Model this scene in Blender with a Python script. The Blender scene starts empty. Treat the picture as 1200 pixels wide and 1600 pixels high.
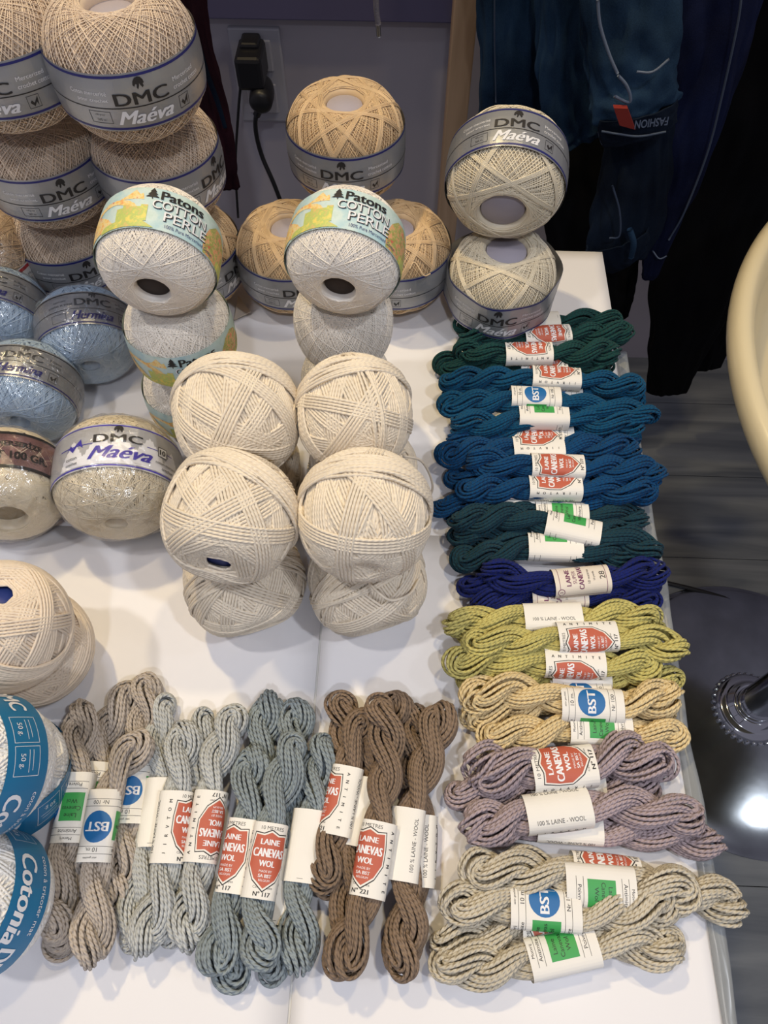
import bpy, bmesh, math, random
import numpy as np
from mathutils import Vector, Matrix, noise

PI = math.pi
TZ = 0.786                       # table height above the floor
SC = bpy.context.scene

# ------------------------------------------------------------------ camera
F_PX = 1155.0
PITCH = math.radians(60.0)       # looking down from the horizontal
YAW = math.radians(2.03)
EYE = Vector((0, 0, TZ + 0.5))
cam_d = bpy.data.cameras.new('camera')
cam = bpy.data.objects.new('camera', cam_d)
SC.collection.objects.link(cam)
cam.location = EYE
cam.rotation_euler = (PI / 2 - PITCH, 0, YAW)
cam_d.sensor_fit = 'VERTICAL'
cam_d.sensor_height = 36.0
cam_d.sensor_width = 27.0
cam_d.lens = 36.0 * F_PX / 1600.0
cam_d.clip_start = 0.01
SC.camera = cam
_M = Matrix.Rotation(YAW, 3, 'Z')
CR = _M @ Vector((1, 0, 0))
CF = _M @ Vector((0, math.cos(PITCH), -math.sin(PITCH)))
CU = _M @ Vector((0, math.sin(PITCH), math.cos(PITCH)))

# ------------------------------------------------------------------ view, world, lights
SC.view_settings.view_transform = 'Standard'
SC.view_settings.look = 'None'
SC.view_settings.gamma = 1.0
SC.view_settings.exposure = -0.10
SC.view_settings.use_curve_mapping = False
world = bpy.data.worlds.new('room_light')
SC.world = world
world.use_nodes = True
world.node_tree.nodes['Background'].inputs[0].default_value = (0.60, 0.58, 0.72, 1)
world.node_tree.nodes['Background'].inputs[1].default_value = 0.26


def spot(name, loc, target, watts, col, size=0.05, angle=70, blend=0.6):
    l = bpy.data.lights.new(name, 'SPOT')
    l.energy = watts
    l.color = col
    l.shadow_soft_size = size
    l.spot_size = math.radians(angle)
    l.spot_blend = blend
    o = bpy.data.objects.new(name, l)
    SC.collection.objects.link(o)
    o.location = loc
    o.rotation_euler = (Vector(target) - Vector(loc)).to_track_quat('-Z', 'Y').to_euler()
    return o


# ceiling spots of the shop: warm ones over the back of the table, cooler ones in front
spot('ceiling_spot', (-0.55, 0.95, 2.65), (-0.15, 0.45, TZ), 66, (1.0, 0.78, 0.42), 0.045, 56, 0.9)
spot('ceiling_spot', (0.35, 0.70, 2.65), (0.0, 0.50, TZ), 30, (1.0, 0.80, 0.48), 0.045, 70, 0.9)
spot('ceiling_spot', (0.75, -0.25, 2.65), (0.08, -0.02, TZ), 40, (0.88, 0.92, 1.0), 0.05, 50, 1.0)
spot('ceiling_spot', (-0.75, 0.0, 2.65), (-0.08, -0.02, TZ), 34, (1.0, 0.96, 0.93), 0.05, 50, 0.9)
spot('ceiling_spot', (0.1, -1.0, 2.65), (0.1, -0.08, TZ), 38, (0.84, 0.89, 1.0), 0.06, 56, 0.9)

_l = bpy.data.lights.new('ceiling_panel', 'AREA')
_l.energy = 4
_l.color = (0.86, 0.92, 1.0)
_l.shape = 'SQUARE'
_l.size = 0.14
_lo = bpy.data.objects.new('ceiling_panel', _l)
SC.collection.objects.link(_lo)
_lo.location = (1.77, 0.20, 2.68)


# ------------------------------------------------------------------ pixel -> world helpers
def ray(px, py):
    return CF + CR * ((px - 600) / F_PX) - CU * ((py - 800) / F_PX)


def at(px, py, h=0.0):
    d = ray(px, py)
    return EYE + d * ((TZ + h - EYE.z) / d.z)


def at_y(px, py, y):
    d = ray(px, py)
    return EYE + d * (y / d.y)


def lin(c):
    c = c / 255.0
    return c / 12.92 if c <= 0.04045 else ((c + 0.055) / 1.055) ** 2.4


def rgb(r, g, b):
    return (lin(r), lin(g), lin(b), 1.0)


# ------------------------------------------------------------------ materials
MATS = {}


def nodes_of(name):
    m = bpy.data.materials.new(name)
    m.use_nodes = True
    nt = m.node_tree
    return m, nt, nt.nodes['Principled BSDF']


def plain(name, col, rough=0.6, metal=0.0, spec=0.5, var=0.0, vscale=30.0, bump=0.0, bscale=200.0, coat=0.0, sheen=0.0):
    if name in MATS:
        return MATS[name]
    m, nt, b = nodes_of(name)
    b.inputs['Base Color'].default_value = col
    b.inputs['Roughness'].default_value = rough
    b.inputs['Metallic'].default_value = metal
    b.inputs['Specular IOR Level'].default_value = spec
    b.inputs['Coat Weight'].default_value = coat
    b.inputs['Sheen Weight'].default_value = sheen
    tc = nt.nodes.new('ShaderNodeTexCoord')
    if var > 0:
        n = nt.nodes.new('ShaderNodeTexNoise')
        n.inputs['Scale'].default_value = vscale
        n.inputs['Detail'].default_value = 5
        nt.links.new(tc.outputs['Object'], n.inputs['Vector'])
        mr = nt.nodes.new('ShaderNodeMapRange')
        mr.inputs['From Min'].default_value = 0.3
        mr.inputs['From Max'].default_value = 0.7
        mr.inputs['To Min'].default_value = 1 - var
        mr.inputs['To Max'].default_value = 1 + var
        nt.links.new(n.outputs['Fac'], mr.inputs['Value'])
        mx = nt.nodes.new('ShaderNodeMix')
        mx.data_type = 'RGBA'
        mx.blend_type = 'MULTIPLY'
        mx.inputs[0].default_value = 1
        mx.inputs[6].default_value = col
        nt.links.new(mr.outputs['Result'], mx.inputs[7])
        nt.links.new(mx.outputs[2], b.inputs['Base Color'])
    if bump > 0:
        n = nt.nodes.new('ShaderNodeTexNoise')
        n.inputs['Scale'].default_value = bscale
        n.inputs['Detail'].default_value = 4
        nt.links.new(tc.outputs['Object'], n.inputs['Vector'])
        bp = nt.nodes.new('ShaderNodeBump')
        bp.inputs['Strength'].default_value = bump
        bp.inputs['Distance'].default_value = 0.002
        nt.links.new(n.outputs['Fac'], bp.inputs['Height'])
        nt.links.new(bp.outputs['Normal'], b.inputs['Normal'])
    MATS[name] = m
    return m


def yarn(name, col, rough=0.85, twist=2.0, depth=0.6, sheen=0.25, spec=0.25, var=0.12):
    """spun yarn: UV.x counts turns along the strand, UV.y runs once around it"""
    if name in MATS:
        return MATS[name]
    m, nt, b = nodes_of(name)
    b.inputs['Roughness'].default_value = rough
    b.inputs['Specular IOR Level'].default_value = spec
    b.inputs['Sheen Weight'].default_value = sheen
    b.inputs['Sheen Roughness'].default_value = 0.5
    tc = nt.nodes.new('ShaderNodeTexCoord')
    n = nt.nodes.new('ShaderNodeTexNoise')
    n.inputs['Scale'].default_value = 60
    n.inputs['Detail'].default_value = 6
    nt.links.new(tc.outputs['Object'], n.inputs['Vector'])
    mr = nt.nodes.new('ShaderNodeMapRange')
    mr.inputs['From Min'].default_value = 0.3
    mr.inputs['From Max'].default_value = 0.7
    mr.inputs['To Min'].default_value = 1 - var
    mr.inputs['To Max'].default_value = 1 + var
    nt.links.new(n.outputs['Fac'], mr.inputs['Value'])
    mx = nt.nodes.new('ShaderNodeMix')
    mx.data_type = 'RGBA'
    mx.blend_type = 'MULTIPLY'
    mx.inputs[0].default_value = 1
    mx.inputs[6].default_value = col
    nt.links.new(mr.outputs['Result'], mx.inputs[7])
    nt.links.new(mx.outputs[2], b.inputs['Base Color'])
    sp = nt.nodes.new('ShaderNodeSeparateXYZ')
    nt.links.new(tc.outputs['UV'], sp.inputs[0])
    a = nt.nodes.new('ShaderNodeMath')
    a.operation = 'MULTIPLY_ADD'
    nt.links.new(sp.outputs['Y'], a.inputs[0])
    a.inputs[1].default_value = twist
    nt.links.new(sp.outputs['X'], a.inputs[2])
    w = nt.nodes.new('ShaderNodeMath')
    w.operation = 'MULTIPLY'
    w.inputs[1].default_value = 2 * PI
    nt.links.new(a.outputs[0], w.inputs[0])
    s = nt.nodes.new('ShaderNodeMath')
    s.operation = 'SINE'
    nt.links.new(w.outputs[0], s.inputs[0])
    bp = nt.nodes.new('ShaderNodeBump')
    bp.inputs['Strength'].default_value = depth
    bp.inputs['Distance'].default_value = 0.0003
    nt.links.new(s.outputs[0], bp.inputs['Height'])
    nt.links.new(bp.outputs['Normal'], b.inputs['Normal'])
    MATS[name] = m
    return m


def cellophane():
    m = bpy.data.materials.new('cellophane')
    m.use_nodes = True
    nt = m.node_tree
    nt.nodes.clear()
    out = nt.nodes.new('ShaderNodeOutputMaterial')
    tr = nt.nodes.new('ShaderNodeBsdfTransparent')
    tr.inputs[0].default_value = (0.97, 0.97, 0.98, 1)
    gl = nt.nodes.new('ShaderNodeBsdfGlossy')
    gl.inputs['Roughness'].default_value = 0.13
    gl.inputs['Color'].default_value = (1, 1, 1, 1)
    fr = nt.nodes.new('ShaderNodeFresnel')
    fr.inputs['IOR'].default_value = 1.5
    tc = nt.nodes.new('ShaderNodeTexCoord')
    v = nt.nodes.new('ShaderNodeTexVoronoi')
    v.inputs['Scale'].default_value = 55
    nz = nt.nodes.new('ShaderNodeTexNoise')
    nz.inputs['Scale'].default_value = 40
    nz.inputs['Detail'].default_value = 5
    nz.inputs['Distortion'].default_value = 1.5
    nt.links.new(tc.outputs['Object'], nz.inputs['Vector'])
    bp = nt.nodes.new('ShaderNodeBump')
    bp.inputs['Strength'].default_value = 0.9
    bp.inputs['Distance'].default_value = 0.006
    nt.links.new(nz.outputs['Fac'], bp.inputs['Height'])
    nt.links.new(bp.outputs['Normal'], gl.inputs['Normal'])
    mx = nt.nodes.new('ShaderNodeMixShader')
    cl = nt.nodes.new('ShaderNodeMath')
    cl.operation = 'MULTIPLY_ADD'
    cl.inputs[1].default_value = 0.45
    cl.inputs[2].default_value = 0.06
    cl.use_clamp = True
    nt.links.new(fr.outputs[0], cl.inputs[0])
    nt.links.new(cl.outputs[0], mx.inputs[0])
    nt.links.new(tr.outputs[0], mx.inputs[1])
    nt.links.new(gl.outputs[0], mx.inputs[2])
    nt.links.new(mx.outputs[0], out.inputs[0])
    return m


def wood(name, c1, c2, scale=(1.0, 14.0, 14.0), rough=0.55, seam_y=None):
    m, nt, b = nodes_of(name)
    tc = nt.nodes.new('ShaderNodeTexCoord')
    mp = nt.nodes.new('ShaderNodeMapping')
    mp.inputs['Scale'].default_value = scale
    nt.links.new(tc.outputs['Object'], mp.inputs[0])
    n = nt.nodes.new('ShaderNodeTexNoise')
    n.inputs['Scale'].default_value = 2.2
    n.inputs['Detail'].default_value = 8
    n.inputs['Distortion'].default_value = 0.6
    nt.links.new(mp.outputs[0], n.inputs['Vector'])
    cr = nt.nodes.new('ShaderNodeValToRGB')
    cr.color_ramp.elements[0].position = 0.3
    cr.color_ramp.elements[1].position = 0.72
    cr.color_ramp.elements[0].color = c1
    cr.color_ramp.elements[1].color = c2
    nt.links.new(n.outputs['Fac'], cr.inputs[0])
    nt.links.new(cr.outputs[0], b.inputs['Base Color'])
    b.inputs['Roughness'].default_value = rough
    bp = nt.nodes.new('ShaderNodeBump')
    bp.inputs['Strength'].default_value = 0.15
    bp.inputs['Distance'].default_value = 0.002
    nt.links.new(n.outputs['Fac'], bp.inputs['Height'])
    nt.links.new(bp.outputs['Normal'], b.inputs['Normal'])
    MATS[name] = m
    return m


def denim(name, dark, light, fade=0.5):
    if name in MATS:
        return MATS[name]
    m, nt, b = nodes_of(name)
    tc = nt.nodes.new('ShaderNodeTexCoord')
    n = nt.nodes.new('ShaderNodeTexNoise')
    n.inputs['Scale'].default_value = 9
    n.inputs['Detail'].default_value = 4
    n2 = nt.nodes.new('ShaderNodeTexNoise')
    n2.inputs['Scale'].default_value = 900
    n2.inputs['Detail'].default_value = 2
    nt.links.new(tc.outputs['Object'], n.inputs['Vector'])
    nt.links.new(tc.outputs['Object'], n2.inputs['Vector'])
    ad = nt.nodes.new('ShaderNodeMath')
    ad.operation = 'MULTIPLY_ADD'
    nt.links.new(n2.outputs['Fac'], ad.inputs[0])
    ad.inputs[1].default_value = 0.25
    nt.links.new(n.outputs['Fac'], ad.inputs[2])
    cr = nt.nodes.new('ShaderNodeValToRGB')
    cr.color_ramp.elements[0].position = 0.45
    cr.color_ramp.elements[1].position = 0.45 + fade
    cr.color_ramp.elements[0].color = dark
    cr.color_ramp.elements[1].color = light
    nt.links.new(ad.outputs[0], cr.inputs[0])
    nt.links.new(cr.outputs[0], b.inputs['Base Color'])
    b.inputs['Roughness'].default_value = 0.9
    b.inputs['Specular IOR Level'].default_value = 0.15
    bp = nt.nodes.new('ShaderNodeBump')
    bp.inputs['Strength'].default_value = 0.4
    bp.inputs['Distance'].default_value = 0.0006
    nt.links.new(n2.outputs['Fac'], bp.inputs['Height'])
    nt.links.new(bp.outputs['Normal'], b.inputs['Normal'])
    MATS[name] = m
    return m


def picture(name, cols, scale=60):
    """blotchy printed watercolour picture"""
    m, nt, b = nodes_of(name)
    tc = nt.nodes.new('ShaderNodeTexCoord')
    n = nt.nodes.new('ShaderNodeTexNoise')
    n.inputs['Scale'].default_value = scale
    n.inputs['Detail'].default_value = 6
    n.inputs['Roughness'].default_value = 0.7
    nt.links.new(tc.outputs['Object'], n.inputs['Vector'])
    cr = nt.nodes.new('ShaderNodeValToRGB')
    e = cr.color_ramp.elements
    e[0].position = 0.35
    e[0].color = cols[0]
    e[1].position = 0.65
    e[1].color = cols[-1]
    for i, c in enumerate(cols[1:-1]):
        k = e.new(0.35 + 0.3 * (i + 1) / (len(cols) - 1))
        k.color = c
    nt.links.new(n.outputs['Fac'], cr.inputs[0])
    nt.links.new(cr.outputs[0], b.inputs['Base Color'])
    b.inputs['Roughness'].default_value = 0.5
    MATS[name] = m
    return m


# ------------------------------------------------------------------ mesh helpers
def mesh_np(name, verts, faces, mats, uvs=None, smooth=True, mat_idx=None):
    """verts (n,3), faces (m,k) of one size, or list of arrays"""
    me = bpy.data.meshes.new(name)
    verts = np.asarray(verts, dtype=np.float32)
    if isinstance(faces, np.ndarray):
        groups = [faces]
    else:
        groups = [np.asarray(g) for g in faces if len(g)]
    me.vertices.add(len(verts))
    me.vertices.foreach_set('co', verts.ravel())
    nl = sum(g.size for g in groups)
    nf = sum(len(g) for g in groups)
    me.loops.add(nl)
    me.loops.foreach_set('vertex_index', np.concatenate([g.ravel() for g in groups]).astype(np.int32))
    me.polygons.add(nf)
    starts = []
    o = 0
    for g in groups:
        starts.append(o + np.arange(len(g)) * g.shape[1])
        o += g.size
    me.polygons.foreach_set('loop_start', np.concatenate(starts).astype(np.int32))
    if mat_idx is not None:
        me.polygons.foreach_set('material_index', np.asarray(mat_idx, dtype=np.int32))
    me.polygons.foreach_set('use_smooth', np.full(nf, smooth, dtype=bool))
    if uvs is not None:
        uv = me.uv_layers.new(name='UVMap')
        uv.data.foreach_set('uv', np.asarray(uvs, dtype=np.float32).ravel())
    for m in mats:
        me.materials.append(m)
    me.update(calc_edges=True)
    me.validate()
    return me


def link(name, me, parent=None):
    o = bpy.data.objects.new(name, me)
    SC.collection.objects.link(o)
    if parent is not None:
        o.parent = parent
    return o


def tag(o, label=None, cat=None, group=None, kind=None):
    if label:
        o['label'] = label
    if cat:
        o['category'] = cat
    if group:
        o['group'] = group
    if kind:
        o['kind'] = kind
    return o


def empty(name, loc, label, cat, group=None):
    o = bpy.data.objects.new(name, None)
    o.empty_display_size = 0.02
    SC.collection.objects.link(o)
    o.location = loc
    return tag(o, label, cat, group)


def strands(paths, outward, radius, sides=4, closed=True, turn_len=None):
    """paths (N,M,3) -> tubes. outward (N,M,3): rough normal reference. returns verts, quads, uvs"""
    P = np.asarray(paths, dtype=np.float64)
    N, M, _ = P.shape
    if closed:
        T = np.roll(P, -1, 1) - np.roll(P, 1, 1)
    else:
        T = np.empty_like(P)
        T[:, 1:-1] = P[:, 2:] - P[:, :-2]
        T[:, 0] = P[:, 1] - P[:, 0]
        T[:, -1] = P[:, -1] - P[:, -2]
    T /= np.linalg.norm(T, axis=2, keepdims=True) + 1e-12
    O = np.asarray(outward, dtype=np.float64)
    O = O - (O * T).sum(2, keepdims=True) * T
    O /= np.linalg.norm(O, axis=2, keepdims=True) + 1e-12
    B = np.cross(T, O)
    ang = np.arange(sides) / sides * 2 * PI
    r = radius if np.ndim(radius) == 0 else np.asarray(radius)[..., None, None]
    V = P[:, :, None, :] + r * (np.cos(ang)[None, None, :, None] * O[:, :, None, :] + np.sin(ang)[None, None, :, None] * B[:, :, None, :])
    verts = V.reshape(-1, 3)
    Mq = M if closed else M - 1
    n = np.arange(N)[:, None, None]
    i = np.arange(Mq)[None, :, None]
    k = np.arange(sides)[None, None, :]
    i2 = (i + 1) % M
    k2 = (k + 1) % sides

    def idx(a, b, c):
        return (a * M + b) * sides + c
    F = np.stack([idx(n, i, k), idx(n, i2, k), idx(n, i2, k2), idx(n, i, k2)], axis=-1).reshape(-1, 4)
    # uv
    if turn_len:
        seg = np.linalg.norm(np.roll(P, -1, 1) - P, axis=2)
        L = np.concatenate([np.zeros((N, 1)), np.cumsum(seg, 1)], 1) / turn_len
        u0 = np.broadcast_to(L[:, :Mq, None], (N, Mq, sides))
        u1 = np.broadcast_to(L[:, 1:Mq + 1, None], (N, Mq, sides))
        v0 = np.broadcast_to((k / sides), (N, Mq, sides))
        v1 = v0 + 1.0 / sides
        UV = np.stack([np.stack([u0, v0], -1), np.stack([u1, v0], -1), np.stack([u1, v1], -1), np.stack([u0, v1], -1)], axis=-2).reshape(-1, 2)
    else:
        UV = None
    return verts, F, UV


def lathe_np(profile, segs=64, closed=False):
    """profile list of (r,z)"""
    pr = np.asarray(profile)
    n = len(pr)
    a = np.arange(segs) / segs * 2 * PI
    V = np.stack([pr[:, None, 0] * np.cos(a), pr[:, None, 0] * np.sin(a), np.broadcast_to(pr[:, None, 1], (n, segs))], -1).reshape(-1, 3)
    m = n if closed else n - 1
    i = np.arange(m)[:, None]
    k = np.arange(segs)[None, :]
    i2 = (i + 1) % n
    k2 = (k + 1) % segs
    F = np.stack([i * segs + k, i * segs + k2, i2 * segs + k2, i2 * segs + k], -1).reshape(-1, 4)
    return V, F


def tube(name, pts, rad, mat, parent=None, sides=8, res=8):
    """smooth tube through world points (Catmull-Rom)"""
    P = catmull([Vector(p) for p in pts], res)
    P = np.array([tuple(p) for p in P])[None]
    O = np.tile(np.array([0.3, -0.2, 1.0]), (1, P.shape[1], 1))
    # keep reference away from the tangent
    v, f, _ = strands(P, O, rad, sides, closed=False)
    c0 = np.arange(sides)[::-1]
    c1 = np.arange(sides) + (P.shape[1] - 1) * sides
    me = mesh_np(name, v, [f, c0[None], c1[None]], [mat])
    return link(name, me, parent)


def catmull(pts, res=10):
    if len(pts) == 2:
        return [pts[0].lerp(pts[1], i / res) for i in range(res + 1)]
    q = [pts[0] * 2 - pts[1]] + list(pts) + [pts[-1] * 2 - pts[-2]]
    out = []
    for i in range(1, len(q) - 2):
        p0, p1, p2, p3 = q[i - 1], q[i], q[i + 1], q[i + 2]
        for k in range(res):
            t = k / res
            out.append(0.5 * ((2 * p1) + (p2 - p0) * t + (2 * p0 - 5 * p1 + 4 * p2 - p3) * t * t + (3 * p1 - p0 - 3 * p2 + p3) * t ** 3))
    out.append(pts[-1])
    return out


def box_bm(bm, lo, hi, bevel=0.0, seg=2):
    r = bmesh.ops.create_cube(bm, size=1.0)
    vs = r['verts']
    lo, hi = Vector(lo), Vector(hi)
    for v in vs:
        v.co = Vector(((v.co.x + .5) * (hi.x - lo.x) + lo.x, (v.co.y + .5) * (hi.y - lo.y) + lo.y, (v.co.z + .5) * (hi.z - lo.z) + lo.z))
    if bevel > 0:
        es = list({e for v in vs for e in v.link_edges})
        bmesh.ops.bevel(bm, geom=es, offset=bevel, segments=seg, profile=0.5, affect='EDGES')


def bm_obj(name, bm, mats, parent=None, smooth=False):
    me = bpy.data.meshes.new(name)
    bm.to_mesh(me)
    bm.free()
    for m in (mats if isinstance(mats, (list, tuple)) else [mats]):
        me.materials.append(m)
    if smooth:
        for p in me.polygons:
            p.use_smooth = True
    return link(name, me, parent)


def box(name, lo, hi, mat, parent=None, bevel=0.0):
    bm = bmesh.new()
    box_bm(bm, lo, hi, bevel)
    return bm_obj(name, bm, mat, parent)


# ------------------------------------------------------------------ flat artwork for labels
TXT = {}


def text_tris(s, bold=0.0, shear=0.0, spacing=1.0):
    key = (s, bold, shear, spacing)
    if key in TXT:
        return TXT[key]
    cu = bpy.data.curves.new('t', 'FONT')
    cu.body = s
    cu.size = 1.0
    cu.offset = bold
    cu.shear = shear
    cu.space_character = spacing
    cu.align_x = 'CENTER'
    cu.align_y = 'CENTER'
    cu.resolution_u = 3
    o = bpy.data.objects.new('t', cu)
    SC.collection.objects.link(o)
    dg = bpy.context.evaluated_depsgraph_get()
    me = o.evaluated_get(dg).to_mesh()
    v = np.array([tuple(x.co)[:2] for x in me.vertices]).reshape(-1, 2)
    me.calc_loop_triangles()
    f = np.array([tuple(t.vertices) for t in me.loop_triangles]).reshape(-1, 3)
    o.evaluated_get(dg).to_mesh_clear()
    bpy.data.objects.remove(o)
    bpy.data.curves.remove(cu)
    TXT[key] = (v, f)
    return v, f


class Art:
    """flat artwork in metres (u right, v up), later wrapped on a surface"""

    def __init__(self):
        self.items = []      # (verts2d, tris, mat, layer)

    def text(self, s, u, v, h, mat, w=None, bold=0.0, shear=0.0, rot=0.0, spacing=1.0, layer=2, du=0.0):
        if not s:
            return
        V, Fc = text_tris(s, 0.0, shear, spacing)
        if len(V) == 0:
            return
        strikes = (-.5, 0, .5) if bold > .01 else (0,)
        lo, hi = V.min(0), V.max(0)
        V = V - (lo + hi) / 2
        sy = h / (hi[1] - lo[1])
        sx = sy if w is None else w / (hi[0] - lo[0])
        V = V * np.array([sx, sy])
        V0 = V
        c, s_ = math.cos(rot), math.sin(rot)
        for q, st in enumerate(strikes):
            V = V0 + np.array([st * h * 0.10, 0])
            V = np.stack([V[:, 0] * c - V[:, 1] * s_, V[:, 0] * s_ + V[:, 1] * c], 1) + np.array([u, v])
            self.items.append((V, Fc, mat, layer + q * .3))

    def poly(self, pts, mat, layer=1):
        """simple polygon, fan around its centre when star-shaped"""
        P = np.array(pts, dtype=float)
        bm = bmesh.new()
        vs = [bm.verts.new((p[0], p[1], 0)) for p in P]
        bm.faces.new(vs)
        bmesh.ops.triangulate(bm, faces=bm.faces[:])
        bm.verts.index_update()
        V = np.array([(v.co.x, v.co.y) for v in bm.verts])
        Fc = np.array([[v.index for v in f.verts] for f in bm.faces])
        bm.free()
        self.items.append((V, Fc, mat, layer))

    def rect(self, u0, v0, u1, v1, mat, layer=1):
        self.poly([(u0, v0), (u1, v0), (u1, v1), (u0, v1)], mat, layer)

    def disc(self, u, v, r, mat, layer=1, ry=None):
        ry = ry or r
        self.poly([(u + r * math.cos(a), v + ry * math.sin(a)) for a in np.linspace(0, 2 * PI, 25)[:-1]], mat, layer)

    def frame(self, u0, v0, u1, v1, t, mat, layer=1):
        self.rect(u0, v0, u1, v0 + t, mat, layer)
        self.rect(u0, v1 - t, u1, v1, mat, layer)
        self.rect(u0, v0, u0 + t, v1, mat, layer)
        self.rect(u1 - t, v0, u1, v1, mat, layer)

    def bake(self, step=0.004, vstep=None):
        """cut by lines of constant u so it can bend; returns V(n,3: u,v,layer), tris, mat idx, mats"""
        mats = []
        Vs, Fs, Ms = [], [], []
        off = 0
        for V, Fc, mat, layer in self.items:
            if mat not in mats:
                mats.append(mat)
            if V[:, 0].max() - V[:, 0].min() > step * .5 or (vstep and V[:, 1].max() - V[:, 1].min() > vstep * .4):
                bm = bmesh.new()
                vs = [bm.verts.new((p[0], p[1], 0)) for p in V]
                for f in Fc:
                    try:
                        bm.faces.new([vs[i] for i in f])
                    except ValueError:
                        pass
                k0 = math.ceil(V[:, 0].min() / step)
                k1 = math.floor(V[:, 0].max() / step)
                for k in range(k0, k1 + 1):
                    bmesh.ops.bisect_plane(bm, geom=bm.verts[:] + bm.edges[:] + bm.faces[:], plane_co=(k * step, 0, 0), plane_no=(1, 0, 0), dist=1e-7)
                if vstep:
                    for k in range(math.ceil(V[:, 1].min() / vstep), math.floor(V[:, 1].max() / vstep) + 1):
                        bmesh.ops.bisect_plane(bm, geom=bm.verts[:] + bm.edges[:] + bm.faces[:], plane_co=(0, k * vstep, 0), plane_no=(0, 1, 0), dist=1e-7)
                bmesh.ops.triangulate(bm, faces=bm.faces[:])
                bm.verts.index_update()
                V = np.array([(v.co.x, v.co.y) for v in bm.verts])
                Fc = np.array([[v.index for v in f.verts] for f in bm.faces])
                bm.free()
            Vs.append(np.column_stack([V, np.full(len(V), float(layer))]))
            Fs.append(Fc + off)
            Ms.append(np.full(len(Fc), mats.index(mat)))
            off += len(V)
        return np.concatenate(Vs), np.concatenate(Fs), np.concatenate(Ms), mats


def knight(art, u, v, s, mat, layer=2):
    """horse head emblem above the lettering"""
    pts = [(-.50, -.1), (-.42, .2), (-.22, .42), (.05, .5), (.3, .42), (.46, .2), (.50, -.05), (.38, -.1), (.42, -.3), (.28, -.42), (.18, -.25), (.08, -.05), (.0, -.3), (-.12, -.5), (-.2, -.35), (-.12, -.1), (-.25, -.05), (-.38, -.25)]
    art.poly([(u + a * s, v + b * s) for a, b in pts], mat, layer)
    return art


# ------------------------------------------------------------------ print and paper colours
INK = plain('black_ink', rgb(38, 36, 38), 0.5)
WHITE = plain('white_print', rgb(235, 235, 238), 0.45)
NAVY = plain('navy_ink', rgb(35, 38, 110), 0.45)
SILVER = plain('silver_paper', rgb(160, 162, 166), 0.34, metal=0.45, var=0.05, vscale=30)
SILVER_D = plain('grey_print', rgb(56, 58, 62), 0.5)
PAPER = plain('label_paper', rgb(236, 232, 224), 0.6, var=0.03)
PAPER_C = plain('cream_label_paper', rgb(226, 216, 202), 0.6, var=0.03)
RUST = plain('rust_ink', rgb(188, 92, 68), 0.55, var=0.05)
GREEN = plain('green_ink', rgb(60, 160, 80), 0.5)
BLUE = plain('blue_ink', rgb(22, 104, 168), 0.5)
PURPLE = plain('purple_ink', rgb(112, 50, 90), 0.5)
VIOLET = plain('violet_ink', rgb(72, 62, 170), 0.45)
COTONIA = plain('turquoise_blue_paper', rgb(24, 112, 158), 0.45, var=0.04)
FOIL = plain('pink_foil', rgb(196, 160, 160), 0.22, metal=0.8, var=0.25, vscale=45, bump=0.5, bscale=60)
SKY = picture('printed_sky', [rgb(168, 204, 212), rgb(204, 222, 218), rgb(182, 208, 198)], 40)
VILLAGE = picture('printed_village', [rgb(236, 160, 110), rgb(240, 205, 120), rgb(236, 220, 170), rgb(214, 130, 96)], 260)
BLOSSOM = picture('printed_blossom', [rgb(226, 120, 90), rgb(236, 180, 130), rgb(150, 180, 90), rgb(220, 100, 90)], 300)
MEADOW = picture('printed_meadow', [rgb(240, 214, 110), rgb(180, 200, 110), rgb(226, 190, 120)], 220)
GREYP = plain('soft_grey_print', rgb(132, 130, 140), 0.6)
REDP = plain('red_print', rgb(190, 44, 44), 0.5)
CHROME = plain('chrome', (0.75, 0.77, 0.8, 1), 0.08, metal=1.0)


# ------------------------------------------------------------------ balls of thread
def shape_r(ct, a, b, p=2.4):
    st = np.sqrt(np.clip(1 - ct * ct, 0, 1))
    return (np.abs(st / a) ** p + np.abs(ct / b) ** p) ** (-1.0 / p)


def ball_map(D, a, b, alpha, p=2.4, dimple=0.12):
    """unit directions (…,3) -> points on the ball, dimpled round the two holes"""
    ct = np.clip(D[..., 2], -1, 1)
    th = np.arccos(np.abs(ct))
    R = shape_r(ct, a, b, p)
    d = np.clip(1 - (th - alpha) / (alpha * 0.9 + 0.12), 0, 1)
    return D * (R * (1 - dimple * d * d))[..., None]


def great(rng, N, M, alpha, jitter, offs=(0.0,), prec=0.0, start=0.0):
    """N groups of parallel circles that graze the hole of half-angle alpha"""
    out = []
    s = np.linspace(0, 2 * PI, M, endpoint=False)
    for k in range(N):
        phi = start + 2 * PI * (k + rng.uniform(-.15, .15)) / N
        al = alpha + abs(rng.normal(0, jitter))
        n = np.array([math.cos(phi) * math.cos(al), math.sin(phi) * math.cos(al), math.sin(al)])
        e1 = np.cross(n, [0, 0, 1.0])
        e1 /= np.linalg.norm(e1)
        e2 = np.cross(n, e1)
        for o in offs:
            c = math.cos(o)
            out.append(c * (np.cos(s)[:, None] * e1 + np.sin(s)[:, None] * e2) + math.sin(o) * n)
    return np.array(out)


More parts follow.
